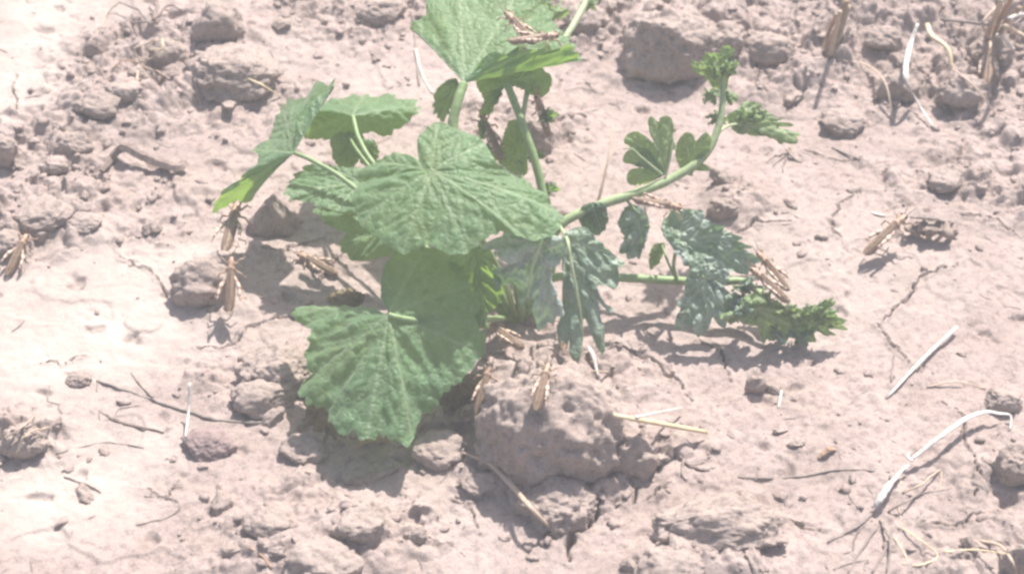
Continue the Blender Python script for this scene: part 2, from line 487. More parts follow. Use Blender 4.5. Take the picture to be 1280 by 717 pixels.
def clod_mesh(name, seed, size, sub=5, angular=0.5, lump=0.28, cone=0.0):
    V0, F = ICO[sub]
    rng = np.random.RandomState(seed)
    V = V0.copy()
    # a few planar cuts give broken faces
    for k in range(int(1+11*angular)):
        n = rng.normal(size=3); n /= np.linalg.norm(n)
        c = 0.62+0.3*rng.rand()
        d = V@n - c
        V = V - np.clip(d, 0, None)[:, None]*n*(0.85)
    off = rng.rand(3)*40
    r = 1 + lump*fbm3(V0*1.5+off, 3, seed) + 0.14*fbm3(V0*4+off, 3, seed+3) + 0.05*fbm3(V0*11+off, 3, seed+5)
    # knobbly crumbs on the surface
    kn = noise3(V0*6.5+off, seed+9); r = r + 0.04*np.clip(kn, 0.1, 1)
    kn = noise3(V0*14+off, seed+11)
    if sub >= 5: r = r + 0.025*np.clip(kn, 0.1, 1) - 0.09*np.clip(-noise3(V0*7+off, seed+13)-.4, 0, 1) + 0.012*noise3(V0*26+off, seed+17)
    V = V*r[:, None]
    if cone:
        k = 1-cone*np.clip((V[:, 2]+0.2)/1.3, 0, 1)
        V[:, 0] *= k; V[:, 1] *= k
    V = V*np.array(size)*0.5
    zmin = -0.62*size[2]*0.5
    V[:, 2] = np.where(V[:, 2] < zmin, zmin+(V[:, 2]-zmin)*0.1, V[:, 2]) 
    return mesh_np(name, V, [F])

CLODS = [  # px, py centre, width px, height px, depth factor, label, seed, extras
    (270, 26, 62, 58, .8, 'dark knobbly soil clod standing above the two lower clods in the rough corner'),
    (213, 62, 52, 40, .8, 'rounded grey clod tucked beside the dark knobbly clod and dried root tangle'),
    (290, 82, 108, 48, .8, 'long low soil slab lying below the dark knobbly clod'),
    (116, 60, 22, 24, .8, 'small dark pebble-like clod alone at the edge of the pale crust'),
    (128, 128, 55, 34, .7, 'jagged dark clod at the foot of the broken soil ridge'),
    (160, 108, 46, 30, .8, 'lumpy clod under the dried root tangle'),
    (92, 178, 40, 36, .8, 'dark wedge of soil left of the bent bark strip'),
    (70, 205, 34, 26, .8, 'flat soil lump below the dark wedge of soil'),
    (5, 178, 34, 62, .9, 'tall dark clod standing apart at the far side of the pale crust'),
    (345, 264, 56, 76, .75, 'pointed cone-shaped clod standing beneath the leftmost drooping leaf'),
    (250, 346, 74, 62, .8, 'rounded crumbly clod beside the grasshopper in the leaf shade'),
    (345, 455, 96, 66, .8, 'pale topped clod against the edge of the large front leaf'),
    (330, 490, 76, 44, .7, 'broken clod below the pale topped clod by the front leaf'),
    (264, 548, 60, 32, .9, 'flat pinkish stone beside the white straw and long twig'),
    (378, 556, 56, 36, .8, 'flat-topped clod under the end of the long twig'),
    (690, 519, 168, 156, .8, 'large pitted clod carrying a grasshopper in front of the plants'),
    (690, 616, 94, 66, .85, 'clod split off below the large pitted clod, with a crack beside it'),
    (834, 46, 116, 84, .72, 'big rounded clod casting a dark shadow behind the watermelon vine'),
    (905, 256, 36, 28, .8, 'small crumbly lump on open soil behind the watermelon vine'),
    (943, 478, 26, 34, .7, 'small dark upright clod alone on the open cracked soil'),
    (1270, 572, 52, 78, .8, 'dark smooth clod below the end of the curved white straw'),
    (1254, 496, 42, 34, .8, 'grey rounded clod above the curved white straw'),
    (892, 660, 165, 26, .5, 'wide soil slab with an undercut shaded front'),
    (836, 702, 80, 40, .8, 'dark lump below the undercut soil slab'),
    (403, 694, 84, 52, .8, 'large rounded clod in the lower rubble heap'),
    (338, 648, 58, 40, .8, 'shaded clod at the upper edge of the lower rubble heap'),
    (448, 650, 60, 34, .8, 'low clod next to the rubble heap on smooth soil'),
    (518, 664, 30, 26, .9, 'round soil ball standing alone on smooth soil'),
    (664, 160, 50, 52, .8, 'greyish clod behind the upright melon leaf stalk'),
    (790, 566, 56, 66, .8, 'crumbly lump right against the large pitted clod'),
    (548, 556, 62, 44, .8, 'broken lump at the foot of the large front leaf'),
    (1052, 148, 52, 36, .9, 'worn ring-shaped low clod below the brown stubble'),
    (1180, 222, 44, 26, .8, 'dark split lump on the soil below the pale straws'),
    (1238, 60, 50, 44, .8, 'clod under the brown stubble bundle'),
    (1275, 694, 40, 54, .8, 'pale clod beside the thin straws and the smooth dark clod'),
    (105, 275, 40, 22, .8, 'flat crumb slab above the lone grasshopper on pale crust'),
    (55, 262, 64, 36, .8, 'ragged dark clod above the lone grasshopper on pale crust'),
    (8, 300, 44, 34, .8, 'dark ragged clod behind the lone grasshopper on pale crust'),
    (960, 55, 60, 44, .8, 'angular clod between the big rounded clod and the brown stubble'),
    (1105, 45, 44, 34, .8, 'rounded clod between the brown stubble and the white bent straw'),
    (1120, 105, 46, 38, .8, 'knobbly clod beside the white bent straw'),
    (1200, 110, 50, 40, .8, 'dark clod between the pale bent straw and the shaded grasshopper'),
    (480, 8, 56, 34, .8, 'clod behind the tall upper melon leaf'),
    (730, 20, 56, 40, .8, 'clod between the big rounded clod and the tall upper leaf'),
    (30, 545, 60, 40, .7, 'flat crumbling grey lump under loose grey debris'),
    (100, 470, 30, 20, .8, 'low lump near the forked end of the long twig'),
    (905, 45, 50, 40, .8, 'low clod joined to the big rounded clod'),
    (598, 600, 44, 26, .8, 'half buried lump under the bent brown straw'),
]
CONE = {9: 0.75}
for i, (px, py, w, h, dk, lab) in enumerate(CLODS):
    s = mpp(px, py)
    wm = w*s; dm = wm*dk
    hm = max(0.42*wm, min(1.25*wm, (h*s - 0.5*dm*math.sin(PITCH))/math.cos(PITCH)))
    p = on_ground(px, py + 0.26*h)
    # centre sits so that the lower third is in the soil
    big = w > 90
    me = clod_mesh('clod', 100+i, (wm*1.08, dm*1.08, hm*1.12), 6 if big else 5, 0.9 if i == 13 else 0.12 if i in (15, 17) else 0.35, 0.16 if i == 15 else 0.24, CONE.get(i, 0))
    o = link('soil_clod', me, M_CLOD)
    gz = h_at(p[0], p[1])
    o.location = (p[0], p[1], gz + hm*(0.05 if i == 22 else 0.10 if i in (2, 16, 23, 24) else 0.16))
    if i == 13:
        me.materials.clear(); me.materials.append(M_STONE); o.name = 'flat_stone'
        o.location.z = gz + hm*0.16
        tag(o, lab, 'stone')
    else:
        tag(o, lab, 'soil clod', 'large soil clods')

# small loose clods scattered over the rough soil
rng = np.random.RandomState(5)
small_meshes = [clod_mesh('small_clod', 400+k, (1.0, 0.85, 0.66), 4, 1.3, 0.5) for k in range(9)]
n_small = 0
MARKS = [((190, 60), 'dried root tangles on the soil ridge'), ((180, 200), 'bent dark bark strip'), ((30, 200), 'tall dark clod by the pale crust'), ((50, 270), 'lone grasshopper on pale crust'), ((300, 100), 'long low soil slab'),
         ((420, 20), 'tall upper melon leaf'), ((835, 45), 'big rounded shaded clod'), ((945, 60), 'angular clod by the watermelon growing tip'), ((1045, 40), 'thick brown stubble stump'), ((1150, 80), 'bent white straw'), ((1240, 60), 'bundle of stubble stalks'),
         ((1200, 220), 'dark split lump'), ((1150, 290), 'dark rotting husk'), ((943, 478), 'small dark upright clod'), ((680, 520), 'large pitted clod'), ((690, 630), 'split off cracked clod'), ((830, 530), 'thick yellow straw'), ((890, 670), 'undercut soil slab'),
         ((1200, 560), 'long curved white straw'), ((1100, 670), 'dark dried roots and fibres'), ((1250, 690), 'curved tan stalk'), ((400, 690), 'lower rubble heap clod'), ((450, 590), 'long flaky husk'), ((540, 550), 'foot of the large front leaf'), ((264, 548), 'flat pinkish stone'), ((330, 470), 'pale topped clod by the front leaf'), ((30, 550), 'loose grey debris patch'), ((250, 345), 'shaded grasshoppers and crumbly clod'), ((170, 510), 'long grey twig'), ((1000, 595), 'thin brown twig'), ((660, 170), 'upright melon leaf stalk'), ((905, 256), 'small crumbly lump')]
while n_small < 90:
    px, py = rng.uniform(-10, 1290), rng.uniform(-10, 727)
    c = at(px, py)
    i = min(max(np.searchsorted(GX, c[0]), 1), len(GX)-1); j = min(max(np.searchsorted(GY, c[1]), 1), len(GY)-1)
    if rng.rand() > 0.02 + 0.98*ROUGHV[j, i]**1.5: continue
    if 400 < px < 700 and 130 < py < 480: continue
    sz = (0.007+0.013*rng.rand()**2.0)
    o = link('small_soil_clod', small_meshes[n_small % 9], M_CLOD)
    o.scale = (sz*rng.uniform(.8, 1.7), sz*rng.uniform(.7, 1.2), sz*rng.uniform(.6, 1.0))
    o.rotation_euler = (rng.uniform(-.5, .5), rng.uniform(-.5, .5), rng.uniform(0, 6.28))
    o.location = (c[0], c[1], h_at(c[0], c[1]) + sz*0.02)
    mk = min(MARKS, key=lambda m: math.hypot(m[0][0]-px, (m[0][1]-py)*1.4))[1]
    tag(o, ('tiny' if sz < .0095 else 'small' if sz < .014 else 'stubby') + ' loose soil clod lying near the ' + mk, 'soil clod', 'small loose soil clods')
    n_small += 1

# crumbs too small to count
def crumb_stuff():
    Vs, Fs, off = [], [], 0
    rng = np.random.RandomState(11)
    tries = 0; n = 0
    V1, F1 = ICO[1]; V2, F2 = ICO[2]
    while n < 2600 and tries < 60000:
        tries += 1
        x, y = rng.uniform(-.5, .5), rng.uniform(-.3, .44)
        i = min(np.searchsorted(GX, x), len(GX)-1); j = min(np.searchsorted(GY, y), len(GY)-1)
        if rng.rand() > 0.07 + 0.93*ROUGHV[j, i]: continue
        sz = 0.0007 + 0.0028*rng.rand()**3
        V, F = (V2, F2) if sz > 0.002 else (V1, F1)
        v = V*(1+0.9*(rng.rand(len(V), 1)-.5))*np.array((rng.uniform(.7, 1.7), rng.uniform(.7, 1.3), rng.uniform(.4, .8)))*sz
        a = rng.rand()*6.28; ca, sa = math.cos(a), math.sin(a)
        v = v@np.array(((ca, -sa, 0), (sa, ca, 0), (0, 0, 1)))
        v += np.array((x, y, HH[j, i] + sz*0.15))
        Vs.append(v); Fs.append(F+off); off += len(V); n += 1
    return mesh_np('soil_crumbs', np.concatenate(Vs), [np.concatenate(Fs)])
tag(link('soil_crumbs', crumb_stuff(), M_GROUND, smooth=False), 'fine grey soil crumbs strewn over the ground', 'soil crumbs', kind='stuff')

# ------------------------------------------------------------------ tubes (stems, straws, twigs)
def catmull(P, n):
    P = np.asarray(P, float)
    if len(P) == 2:
        t = np.linspace(0, 1, n)[:, None]; return P[0]*(1-t)+P[1]*t
    Q = np.vstack([2*P[0]-P[1], P, 2*P[-1]-P[-2]])
    out = []
    seg = len(P)-1
    for u in np.linspace(0, seg, n):
        k = min(int(u), seg-1); t = u-k
        p0, p1, p2, p3 = Q[k], Q[k+1], Q[k+2], Q[k+3]
        out.append(0.5*((2*p1)+(-p0+p2)*t+(2*p0-5*p1+4*p2-p3)*t*t+(-p0+3*p1-3*p2+p3)*t**3))
    return np.array(out)

def tube_data(P, r, sides=8, n=None, flat=1.0, wob=0.08, seed=0, jitter=0.0):
    P = np.asarray(P, float)
    n = n or max(8, 6*(len(P)-1))
    C = catmull(P, n)
    rng = np.random.RandomState(seed)
    if jitter: C[1:-1] += rng.normal(size=(n-2, P.shape[1]))*jitter
    r = np.interp(np.linspace(0, 1, n), np.linspace(0, 1, len(np.atleast_1d(r))), np.atleast_1d(r)) if np.ndim(r) else np.full(n, r)
    r = r*(1+wob*rng.uniform(-1, 1, n))
    T = np.gradient(C, axis=0); T /= np.linalg.norm(T, axis=1)[:, None]+1e-12
    ref = np.array((0, 0, 1.0))
    V = []
    a = np.linspace(0, 2*math.pi, sides, endpoint=False)
    for k in range(n):
        s = np.cross(T[k], ref)
        if np.linalg.norm(s) < 1e-3: s = np.cross(T[k], (1, 0, 0))
        s /= np.linalg.norm(s); u = np.cross(s, T[k])
        V.append(C[k] + r[k]*(np.cos(a)[:, None]*s + flat*np.sin(a)[:, None]*u))
    V = np.concatenate(V)
    i = np.arange(n-1)[:, None]*sides; j = np.arange(sides)[None]; jn = (j+1) % sides
    Q = np.stack([i+j, i+jn, i+sides+jn, i+sides+j], -1).reshape(-1, 4)
    V = np.vstack([V, C[0], C[-1]])
    b0, b1 = len(V)-2, len(V)-1
    J = np.arange(sides)
    T3 = np.concatenate([np.stack([np.full(sides, b0), (J+1) % sides, J], -1), np.stack([np.full(sides, b1), (n-1)*sides+J, (n-1)*sides+(J+1) % sides], -1)])
    return V, Q, T3

def tube(name, P, r, mat, parent=None, **k):
    V, Q, T3 = tube_data(P, r, **k)
    return link(name, mesh_np(name, to_local(V, parent), [Q, T3]), mat, parent)

bpy.context.view_layer.update()
def hit(px, py):
    """first surface (soil, clod, leaf) seen at that pixel"""
    dg = bpy.context.evaluated_depsgraph_get()
    ok, loc, nor, *_ = scene.ray_cast(dg, Vector(CAM), Vector(ray(px, py)))
    if not ok: return np.array(at(px, py)), np.array((0, 0, 1.0))
    return np.array(loc), np.array(nor)

def lay(points, lift=0.0):
    """points (px, py[, extra height]) laid on whatever soil is seen there"""
    out = []
    for p in points:
        loc, nor = hit(p[0], p[1])
        e = lift + (p[2] if len(p) > 2 else 0)
        if len(p) > 2 and p[2] > 0.004:      # raised above the soil: same line of sight, higher up
            loc = at(p[0], p[1], loc[2]+p[2]); loc[2] += lift
        else: loc = loc + np.array((0, 0, e))
        out.append(loc)
    return np.array(out)

def straw(name, pts, wpx, mat, label, cat='straw', flat=0.55, taper=(1, 1, .7), jitter=0.0, group='dry straws and twigs', wob=0.08, sides=8):
    r = 0.42*wpx*mpp(pts[0][0], pts[0][1])
    P = lay(pts, r*0.55)
    o = tube(name, P, [r*t for t in taper], mat, flat=flat, jitter=jitter*r, wob=wob, sides=sides, seed=int(pts[0][0]))
    if sides < 6: o.data.polygons.foreach_set('use_smooth', np.zeros(len(o.data.polygons), dtype=bool))
    return tag(o, label, cat, group)

straw('dry_twig', [(121, 476), (150, 486), (190, 500), (232, 514), (272, 525), (320, 529), (382, 532)], 5.0, M_TWIG, 'long thin grey twig running across pale soil to the large front leaf', 'twig', 0.9, (.8, 1, 1.1, .8), .25)
straw('dry_twig', [(164, 466), (176, 482), (191, 497)], 3.4, M_TWIG, 'short side twig lying against the long grey twig', 'twig', 0.9, (.6, 1), .2)
straw('white_straw', [(237, 479, .02), (236, 512, .008), (231, 551)], 4.2, M_WHITE, 'thin upright white straw crossing the long grey twig')
straw('dry_twig', [(124, 514), (145, 526), (170, 533), (205, 541)], 5, M_BARK, 'short dark twig below the long grey twig, with a bent offshoot', 'twig', .8, (.5, 1.3, 1, .4), .3)
straw('dry_twig', [(143, 524), (148, 512), (160, 509), (175, 506)], 2.6, M_TWIG, 'bent twig offshoot arching above the short dark twig', 'twig', .8, (1, .8, .5), .2)
straw('bark_strip', [(127, 217), (138, 203), (150, 190, .006), (155, 187, .009), (161, 189, .009), (180, 199, .009), (200, 207, .007), (222, 213, .005), (232, 212, .004)], 17, M_BARK, 'bent dark strip of bark on pale soil', 'bark', .8, (.5, .8, 1, 1, 1, .95, .9), .05, wob=.05, sides=5)
straw('pale_straw', [(306, 97), (328, 107), (351, 121)], 3.2, M_STRAW, 'short thin yellowish straw below the long low soil slab')
straw('grey_straw', [(516, 18), (519, 50), (521, 80), (524, 108)], 4.2, M_TWIG, 'grey stalk standing behind the left edge of the tall upper leaf')
straw('white_straw', [(519, 62), (528, 95), (541, 118)], 4.2, M_WHITE, 'whitish straw leaning beside the grey stalk behind the upper leaf')
straw('white_straw', [(735, 434, .006), (741, 450, .004), (748, 472)], 7, M_WHITE, 'short broad white straw chip behind the large pitted clod', flat=.3, taper=(.8, 1, .5))
straw('pale_straw', [(718, 462), (760, 465), (806, 468)], 3.4, M_TAN, 'thin pale straw lying across the back of the large pitted clod')
straw('yellow_straw', [(767, 520, .006), (883, 541, .0045)], 8.4, M_STRAW, 'thick yellow straw on the soil beside the large pitted clod', flat=.8, taper=(1, 1, .9))
straw('pale_straw', [(794, 522), (853, 510, .0045)], 5.5, M_WHITE, 'short pale straw crossing above the thick yellow straw')
straw('white_straw', [(1196, 409, .0045), (1150, 453, .0045), (1108, 498)], 6.0, M_WHITE, 'straight white straw lying on cracked soil')
straw('white_straw', [(1262, 538), (1262, 526, .004), (1250, 518, .008), (1232, 516, .010), (1208, 524, .012), (1180, 543, .012), (1160, 558, .010), (1139, 575, .008)], 8.6, M_WHITE, 'long curved white straw arching over the soil', flat=.4, taper=(.3, .5, .75, .9, 1, 1.05, 1, .9), jitter=.05)
straw('white_straw', [(1137, 566, .009), (1134, 572, .008), (1141, 577, .008)], 7, M_WHITE, 'short white stub at the joint of the long curved straw', flat=.6, taper=(.6, 1, .8))
straw('frayed_straw', [(1136, 582, .006), (1122, 594, .006), (1108, 612, .007), (1097, 628, .006), (1090, 640, .003)], 9.5, M_WHITE, 'frayed whitish straw below the long curved white straw', flat=.4, taper=(.45, .6, 1.15, 1, .5), jitter=.12, wob=.2)
straw('frayed_straw', [(1091, 640), (1076, 654), (1058, 666), (1034, 678)], 7, M_TWIG, 'grey end of rotten straw below the frayed whitish straw', flat=.4, taper=(1, .9, .8, .3), jitter=.15, wob=.2)
straw('dry_twig', [(922, 596), (965, 598), (1005, 595), (1050, 587), (1112, 590)], 3.6, M_TWIG, 'thin brown twig pointing at the curved white straw', 'twig', .9, (.6, 1, 1, .7), .25)
straw('bent_straw', [(578, 566), (612, 586, .004), (640, 608, .008), (662, 634, .008), (686, 662, .003)], 8, M_TAN, 'bent brown straw leaning beside the clod split off below', flat=.7, taper=(.4, 1, 1.1, 1, .7))
straw('white_straw', [(1147, 31, .02), (1137, 60, .018), (1132, 96, .012), (1146, 128, .006), (1168, 162)], 7.4, M_WHITE, 'bent white straw standing out of the rough soil', flat=.45, taper=(.6, 1.2, 1.2, .6, .5))
straw('pale_straw', [(1159, 32, .02), (1164, 46, .02), (1184, 62, .016), (1190, 88, .01)], 8.0, M_STRAW, 'thick crooked cream straw next to the bent white straw', flat=.7, taper=(1, 1.1, 1, .6))
straw('thin_straw', [(1190, 86, .006), (1215, 112, .004), (1244, 143)], 3.6, M_TAN, 'thin stalk running down from the thick crooked cream straw')
straw('thin_straw', [(1053, 76), (1085, 88, .004), (1106, 110, .004), (1116, 152)], 3.6, M_TAN, 'thin arched stalk trailing from the foot of the brown stubble')
straw('thin_straw', [(1158, 484), (1195, 481, .003), (1232, 486)], 3.4, M_TAN, 'short thin stalk above the curved white straw beside a grey clod')
straw('straw_chip', [(977, 488), (973, 510)], 4.2, M_WHITE, 'tiny white straw chip beside the small dark upright clod', flat=.4)
straw('straw_chip', [(1088, 266), (1106, 270)], 5, M_WHITE, 'tiny white flake above the grasshopper on the dark husk', flat=.4)
straw('thin_straw', [(1180, 690), (1215, 691, .003), (1258, 692)], 4.0, M_STRAW, 'thin cream stalk lying towards the pale clod')
straw('thin_straw', [(1225, 676), (1250, 682, .006), (1264, 700, .006), (1272, 720)], 6, M_TAN, 'curved tan stalk draped over the pale clod')
straw('thin_straw', [(1128, 660), (1146, 676, .003), (1172, 694), (1150, 706), (1128, 704)], 3.0, M_STRAW, 'thin looping yellow stalk near the frayed white straw')
straw('thin_straw', [(1118, 672), (1130, 692), (1140, 715)], 4.4, M_TAN, 'dry root strand beside the looping yellow stalk')
straw('thin_straw', [(1090, 716), (1105, 690), (1118, 655)], 4.4, M_TWIG, 'dark root strand under the frayed white straw')
straw('leaning_stick', [(736, 294), (742, 270, .02), (751, 240, .035), (760, 200, .05), (766, 158, .06)], 5.5, M_TAN, 'thin pinkish stick leaning up through the watermelon vine', 'stick', .9, (1.3, 1.2, .9, .5, .35))
straw('thin_straw', [(1114, 478), (1118, 440)], 3, M_TWIG, 'short dark stalk above the straight white straw')
straw('thin_straw', [(312, 684), (328, 695), (340, 710)], 4.2, M_STUB, 'short reddish stalk in the lower rubble heap')
straw('thin_straw', [(1040, 185), (1075, 200)], 5.0, M_TWIG, 'short dark twig below the worn ring-shaped clod', 'twig')
straw('thin_straw', [(70, 567), (105, 558), (140, 553), (180, 560)], 2.6, M_TWIG, 'very thin curved stalk on the pale crust', 'twig', .8, (.6, 1, .5), .3)
straw('thin_straw', [(80, 596), (110, 606), (126, 616)], 4, M_TWIG, 'short stalk lying on the lower pale crust', 'twig', .8, (.6, 1, .5), .3)
straw('thin_straw', [(62, 482), (60, 500), (74, 505)], 3, M_TWIG, 'hooked little stalk near the forked end of the long twig', 'twig', .8, (.6, 1, .5), .3)
straw('thin_straw', [(170, 656), (205, 648), (225, 634), (212, 622), (180, 620)], 3, M_TWIG, 'thin hooked rootlet on smooth soil below the pinkish stone', 'twig', .8, (.6, 1, .5), .4)

def cluster(name, label, cat, strands, group=None):
    """one rooted tangle: each strand a part"""
    p0 = lay([strands[0][0][0]])[0]
    e = empty(name, p0); tag(e, label, cat, group)
    for pts, w, mat, pname in strands:
        r = .5*w*mpp(pts[0][0], pts[0][1])
        P = lay(pts, r*.5)
        tube(pname, P, [r, r*.95, r*.5], mat, e, flat=.8, jitter=r*.35, seed=int(pts[-1][0]+pts[-1][1]))
    return e
cluster('root_tangle', 'dried pale root tangle on the broken soil ridge', 'roots',
        [([(175, 78), (172, 96, .006), (180, 122)], 3.4, M_TAN, 'root'), ([(176, 80), (168, 62, .01), (186, 54, .012), (203, 50, .01)], 3, M_TAN, 'root'),
         ([(203, 50, .012), (202, 62, .012), (186, 62, .01)], 3, M_STRAW, 'root'), ([(176, 78), (192, 72, .01), (205, 60, .01)], 3, M_TAN, 'root'),
         ([(178, 84), (196, 90, .008), (214, 100)], 2.8, M_TAN, 'root'), ([(172, 78), (155, 76, .006), (140, 88)], 2.8, M_STUB, 'root')])
cluster('root_tangle', 'dark dried root crown at the edge of the pale crust', 'roots',
        [([(190, 30), (170, 12, .01), (148, 4, .008)], 4.4, M_TWIG, 'root'), ([(190, 30), (178, 28, .008), (150, 30)], 4.4, M_TWIG, 'root'), ([(192, 26), (196, 8, .012), (190, -6, .01)], 5, M_BARK, 'root'),
         ([(192, 26), (210, 8, .01), (228, 14)], 4, M_BARK, 'root'), ([(148, 4), (132, 22), (124, 44)], 2.6, M_TAN, 'root'), ([(195, 30), (200, 22, .006), (188, 18, .008)], 6, M_BARK, 'root')])
cluster('root_tangle', 'dark dried roots and fibres spreading at the lower end of the frayed straw', 'roots',
        [([(1096, 658), (1075, 690), (1060, 716)], 4, M_TWIG, 'root'), ([(1100, 650), (1112, 680, .004), (1108, 716)], 4, M_TWIG, 'root'), ([(1090, 650), (1070, 668), (1066, 688)], 3.4, M_BARK, 'root'),
         ([(1110, 640), (1130, 628, .006), (1152, 618), (1190, 610)], 3, M_TWIG, 'root'), ([(1128, 616), (1150, 606, .006), (1176, 588), (1172, 620)], 2.8, M_TAN, 'root'), ([(1126, 600), (1124, 640), (1128, 664)], 2.8, M_TAN, 'root'), ([(1086, 700), (1060, 704), (1042, 712)], 3.4, M_TWIG, 'root')])
cluster('root_tangle', 'tuft of thin grey fibres on smooth soil behind the watermelon vine tip', 'roots',
        [([(985, 192), (975, 200), (966, 208)], 3, M_TWIG, 'root'), ([(985, 192), (980, 205), (978, 216)], 3, M_TWIG, 'root'), ([(985, 192), (995, 200), (1002, 204)], 3, M_TWIG, 'root'), ([(985, 192), (988, 182, .006), (984, 175, .008)], 3, M_TAN, 'root'), ([(985, 192), (968, 196), (958, 204)], 2.6, M_TWIG, 'root')])
cluster('root_tangle', 'flat patch of loose grey debris on the crumbling lump', 'debris',
        [([(8, 562), (25, 545, .004), (48, 528)], 4, M_TWIG, 'fibre'), ([(20, 566), (36, 548, .004), (62, 534)], 4, M_TAN, 'fibre'), ([(4, 548), (26, 540, .003), (44, 520)], 3, M_TAN, 'fibre'), ([(14, 538), (40, 546, .004), (60, 548)], 3.4, M_TWIG, 'fibre')])
cluster('root_tangle', 'low tangle of dark roots on the soil below the thick yellow straw', 'roots',
        [([(850, 570), (862, 582), (880, 578)], 4, M_BARK, 'root'), ([(855, 575), (852, 592), (858, 600)], 3.4, M_TWIG, 'root'), ([(862, 582), (880, 588), (894, 584)], 4, M_BARK, 'root')])
def stubble(label, stalks):
    p0 = lay([stalks[0][0][0]])[0]
    e = empty('straw_stubble', p0); tag(e, label, 'stubble', 'cut stubble')
    for pts, w, mat in stalks:
        r = .5*w*mpp(pts[0][0], pts[0][1])
        P = lay(pts, 0); P[0][2] -= 0.004
        tube('stalk', P, [r*1.1, r, r*.9], mat, e, flat=.8, jitter=r*.1, seed=int(pts[-1][0]*3+pts[-1][1]))
stubble('thick brown stubble stump casting a long shadow on rough soil', [([(1034, 66), (1046, 38, .012), (1058, 0, .026)], 9, M_STUB), ([(1042, 68), (1051, 40, .012), (1062, 6, .024)], 7, M_TAN), ([(1038, 68), (1044, 44, .01), (1050, 14, .02)], 6, M_TAN), ([(1030, 62), (1036, 40, .012), (1046, 18, .025)], 6, M_STUB),
        ([(1046, 68), (1056, 48, .01), (1062, 34, .016)], 6, M_BARK)])
stubble('bundle of brown stubble stalks above the shaded grasshopper', [([(1236, 52), (1248, 28, .016), (1264, -2, .032)], 8, M_STUB), ([(1232, 44), (1244, 20, .025), (1252, 0, .045)], 7, M_TAN), ([(1244, 50), (1256, 30, .02), (1274, 10, .04)], 8, M_STUB),
        ([(1240, 46), (1228, 30, .02), (1244, 10, .03)], 4, M_TAN), ([(1246, 38, .012), (1256, 50, .012), (1268, 64, .006)], 5, M_WHITE), ([(1258, 28, .02), (1270, 40, .018), (1288, 50, .012)], 7, M_TAN), ([(1262, 18, .03), (1275, 18, .03), (1290, 20, .03)], 5, M_WHITE),
        ([(1236, 26, .02), (1212, 28, .012), (1176, 24)], 5, M_TWIG)])

# dry husks: crumpled thick flakes
def husk(label, pts, wpx, mat, seed, cat='dry husk', hgt=.006):
    r = .5*wpx*mpp(pts[0][0], pts[0][1])
    P = lay(pts, r*.3)
    V, Q, T3 = tube_data(P, [r*.5, r, r*.9, r*.3], sides=12, n=30, flat=.45, wob=.25, seed=seed)
    V = V + np.stack([fbm3(V*160+k*9, 3, seed+k) for k in range(3)], -1)*r*.7
    o = link('dry_husk', mesh_np('dry_husk', V, [Q, T3]), mat)
    return tag(o, label, cat, 'dry husks')
husk('dark rotting husk beside the tan grasshopper on open soil', [(1132, 288, .006), (1155, 286, .01), (1180, 290, .01), (1196, 296)], 30, M_HUSK, 3)
husk('thin grey husk blade above the dark rotting husk', [(1135, 276, .003), (1165, 274, .005), (1192, 278)], 8, M_TWIG, 5)
husk('upright grey husk flake at the notch of the large front leaf', [(526, 538), (534, 526, .008), (545, 512, .016)], 16, M_HUSK, 8)
husk('second upright husk flake against the large pitted clod', [(566, 530), (576, 520, .008), (589, 508, .016)], 16, M_HUSK, 12)
husk('flattened reddish husk at the foot of the large front leaf', [(444, 560), (462, 553, .004), (488, 551)], 13, M_STUB, 15)
husk('long flaky husk lying on soil below the large front leaf', [(430, 606), (455, 600), (500, 586)], 15, M_HUSK, 18)
husk('small brown flake near the long thin brown twig', [(1022, 574), (1034, 566, .003), (1044, 562)], 9, M_STUB, 21)

# fine dry chaff strewn about, slivers too small to count
def chaff():
    rng = np.random.RandomState(31); Vs, Qs, Ts, off = [], [], [], 0
    for k in range(320):
        x, y = rng.uniform(-.46, .46), rng.uniform(-.28, .40)
        a = rng.rand()*6.28; L = .0015+.006*rng.rand()**2; r = .00025+.0004*rng.rand()
        P = []
        for t in (-1, 0, 1):
            qx, qy = x+math.cos(a)*L*t+.0006*rng.randn(), y+math.sin(a)*L*t+.0006*rng.randn()
            P.append((qx, qy, h_at(qx, qy)+r*.8))
        V, Q, T3 = tube_data(P, [r*.5, r, r*.4], sides=5, n=5, flat=.6)
        Vs.append(V); Qs.append(Q+off); Ts.append(T3+off); off += len(V)
    return mesh_np('dry_chaff', np.concatenate(Vs), [np.concatenate(Qs), np.concatenate(Ts)])
tag(link('dry_chaff', chaff(), M_TWIG), 'fine dark chaff slivers strewn over the soil', 'chaff', kind='stuff')

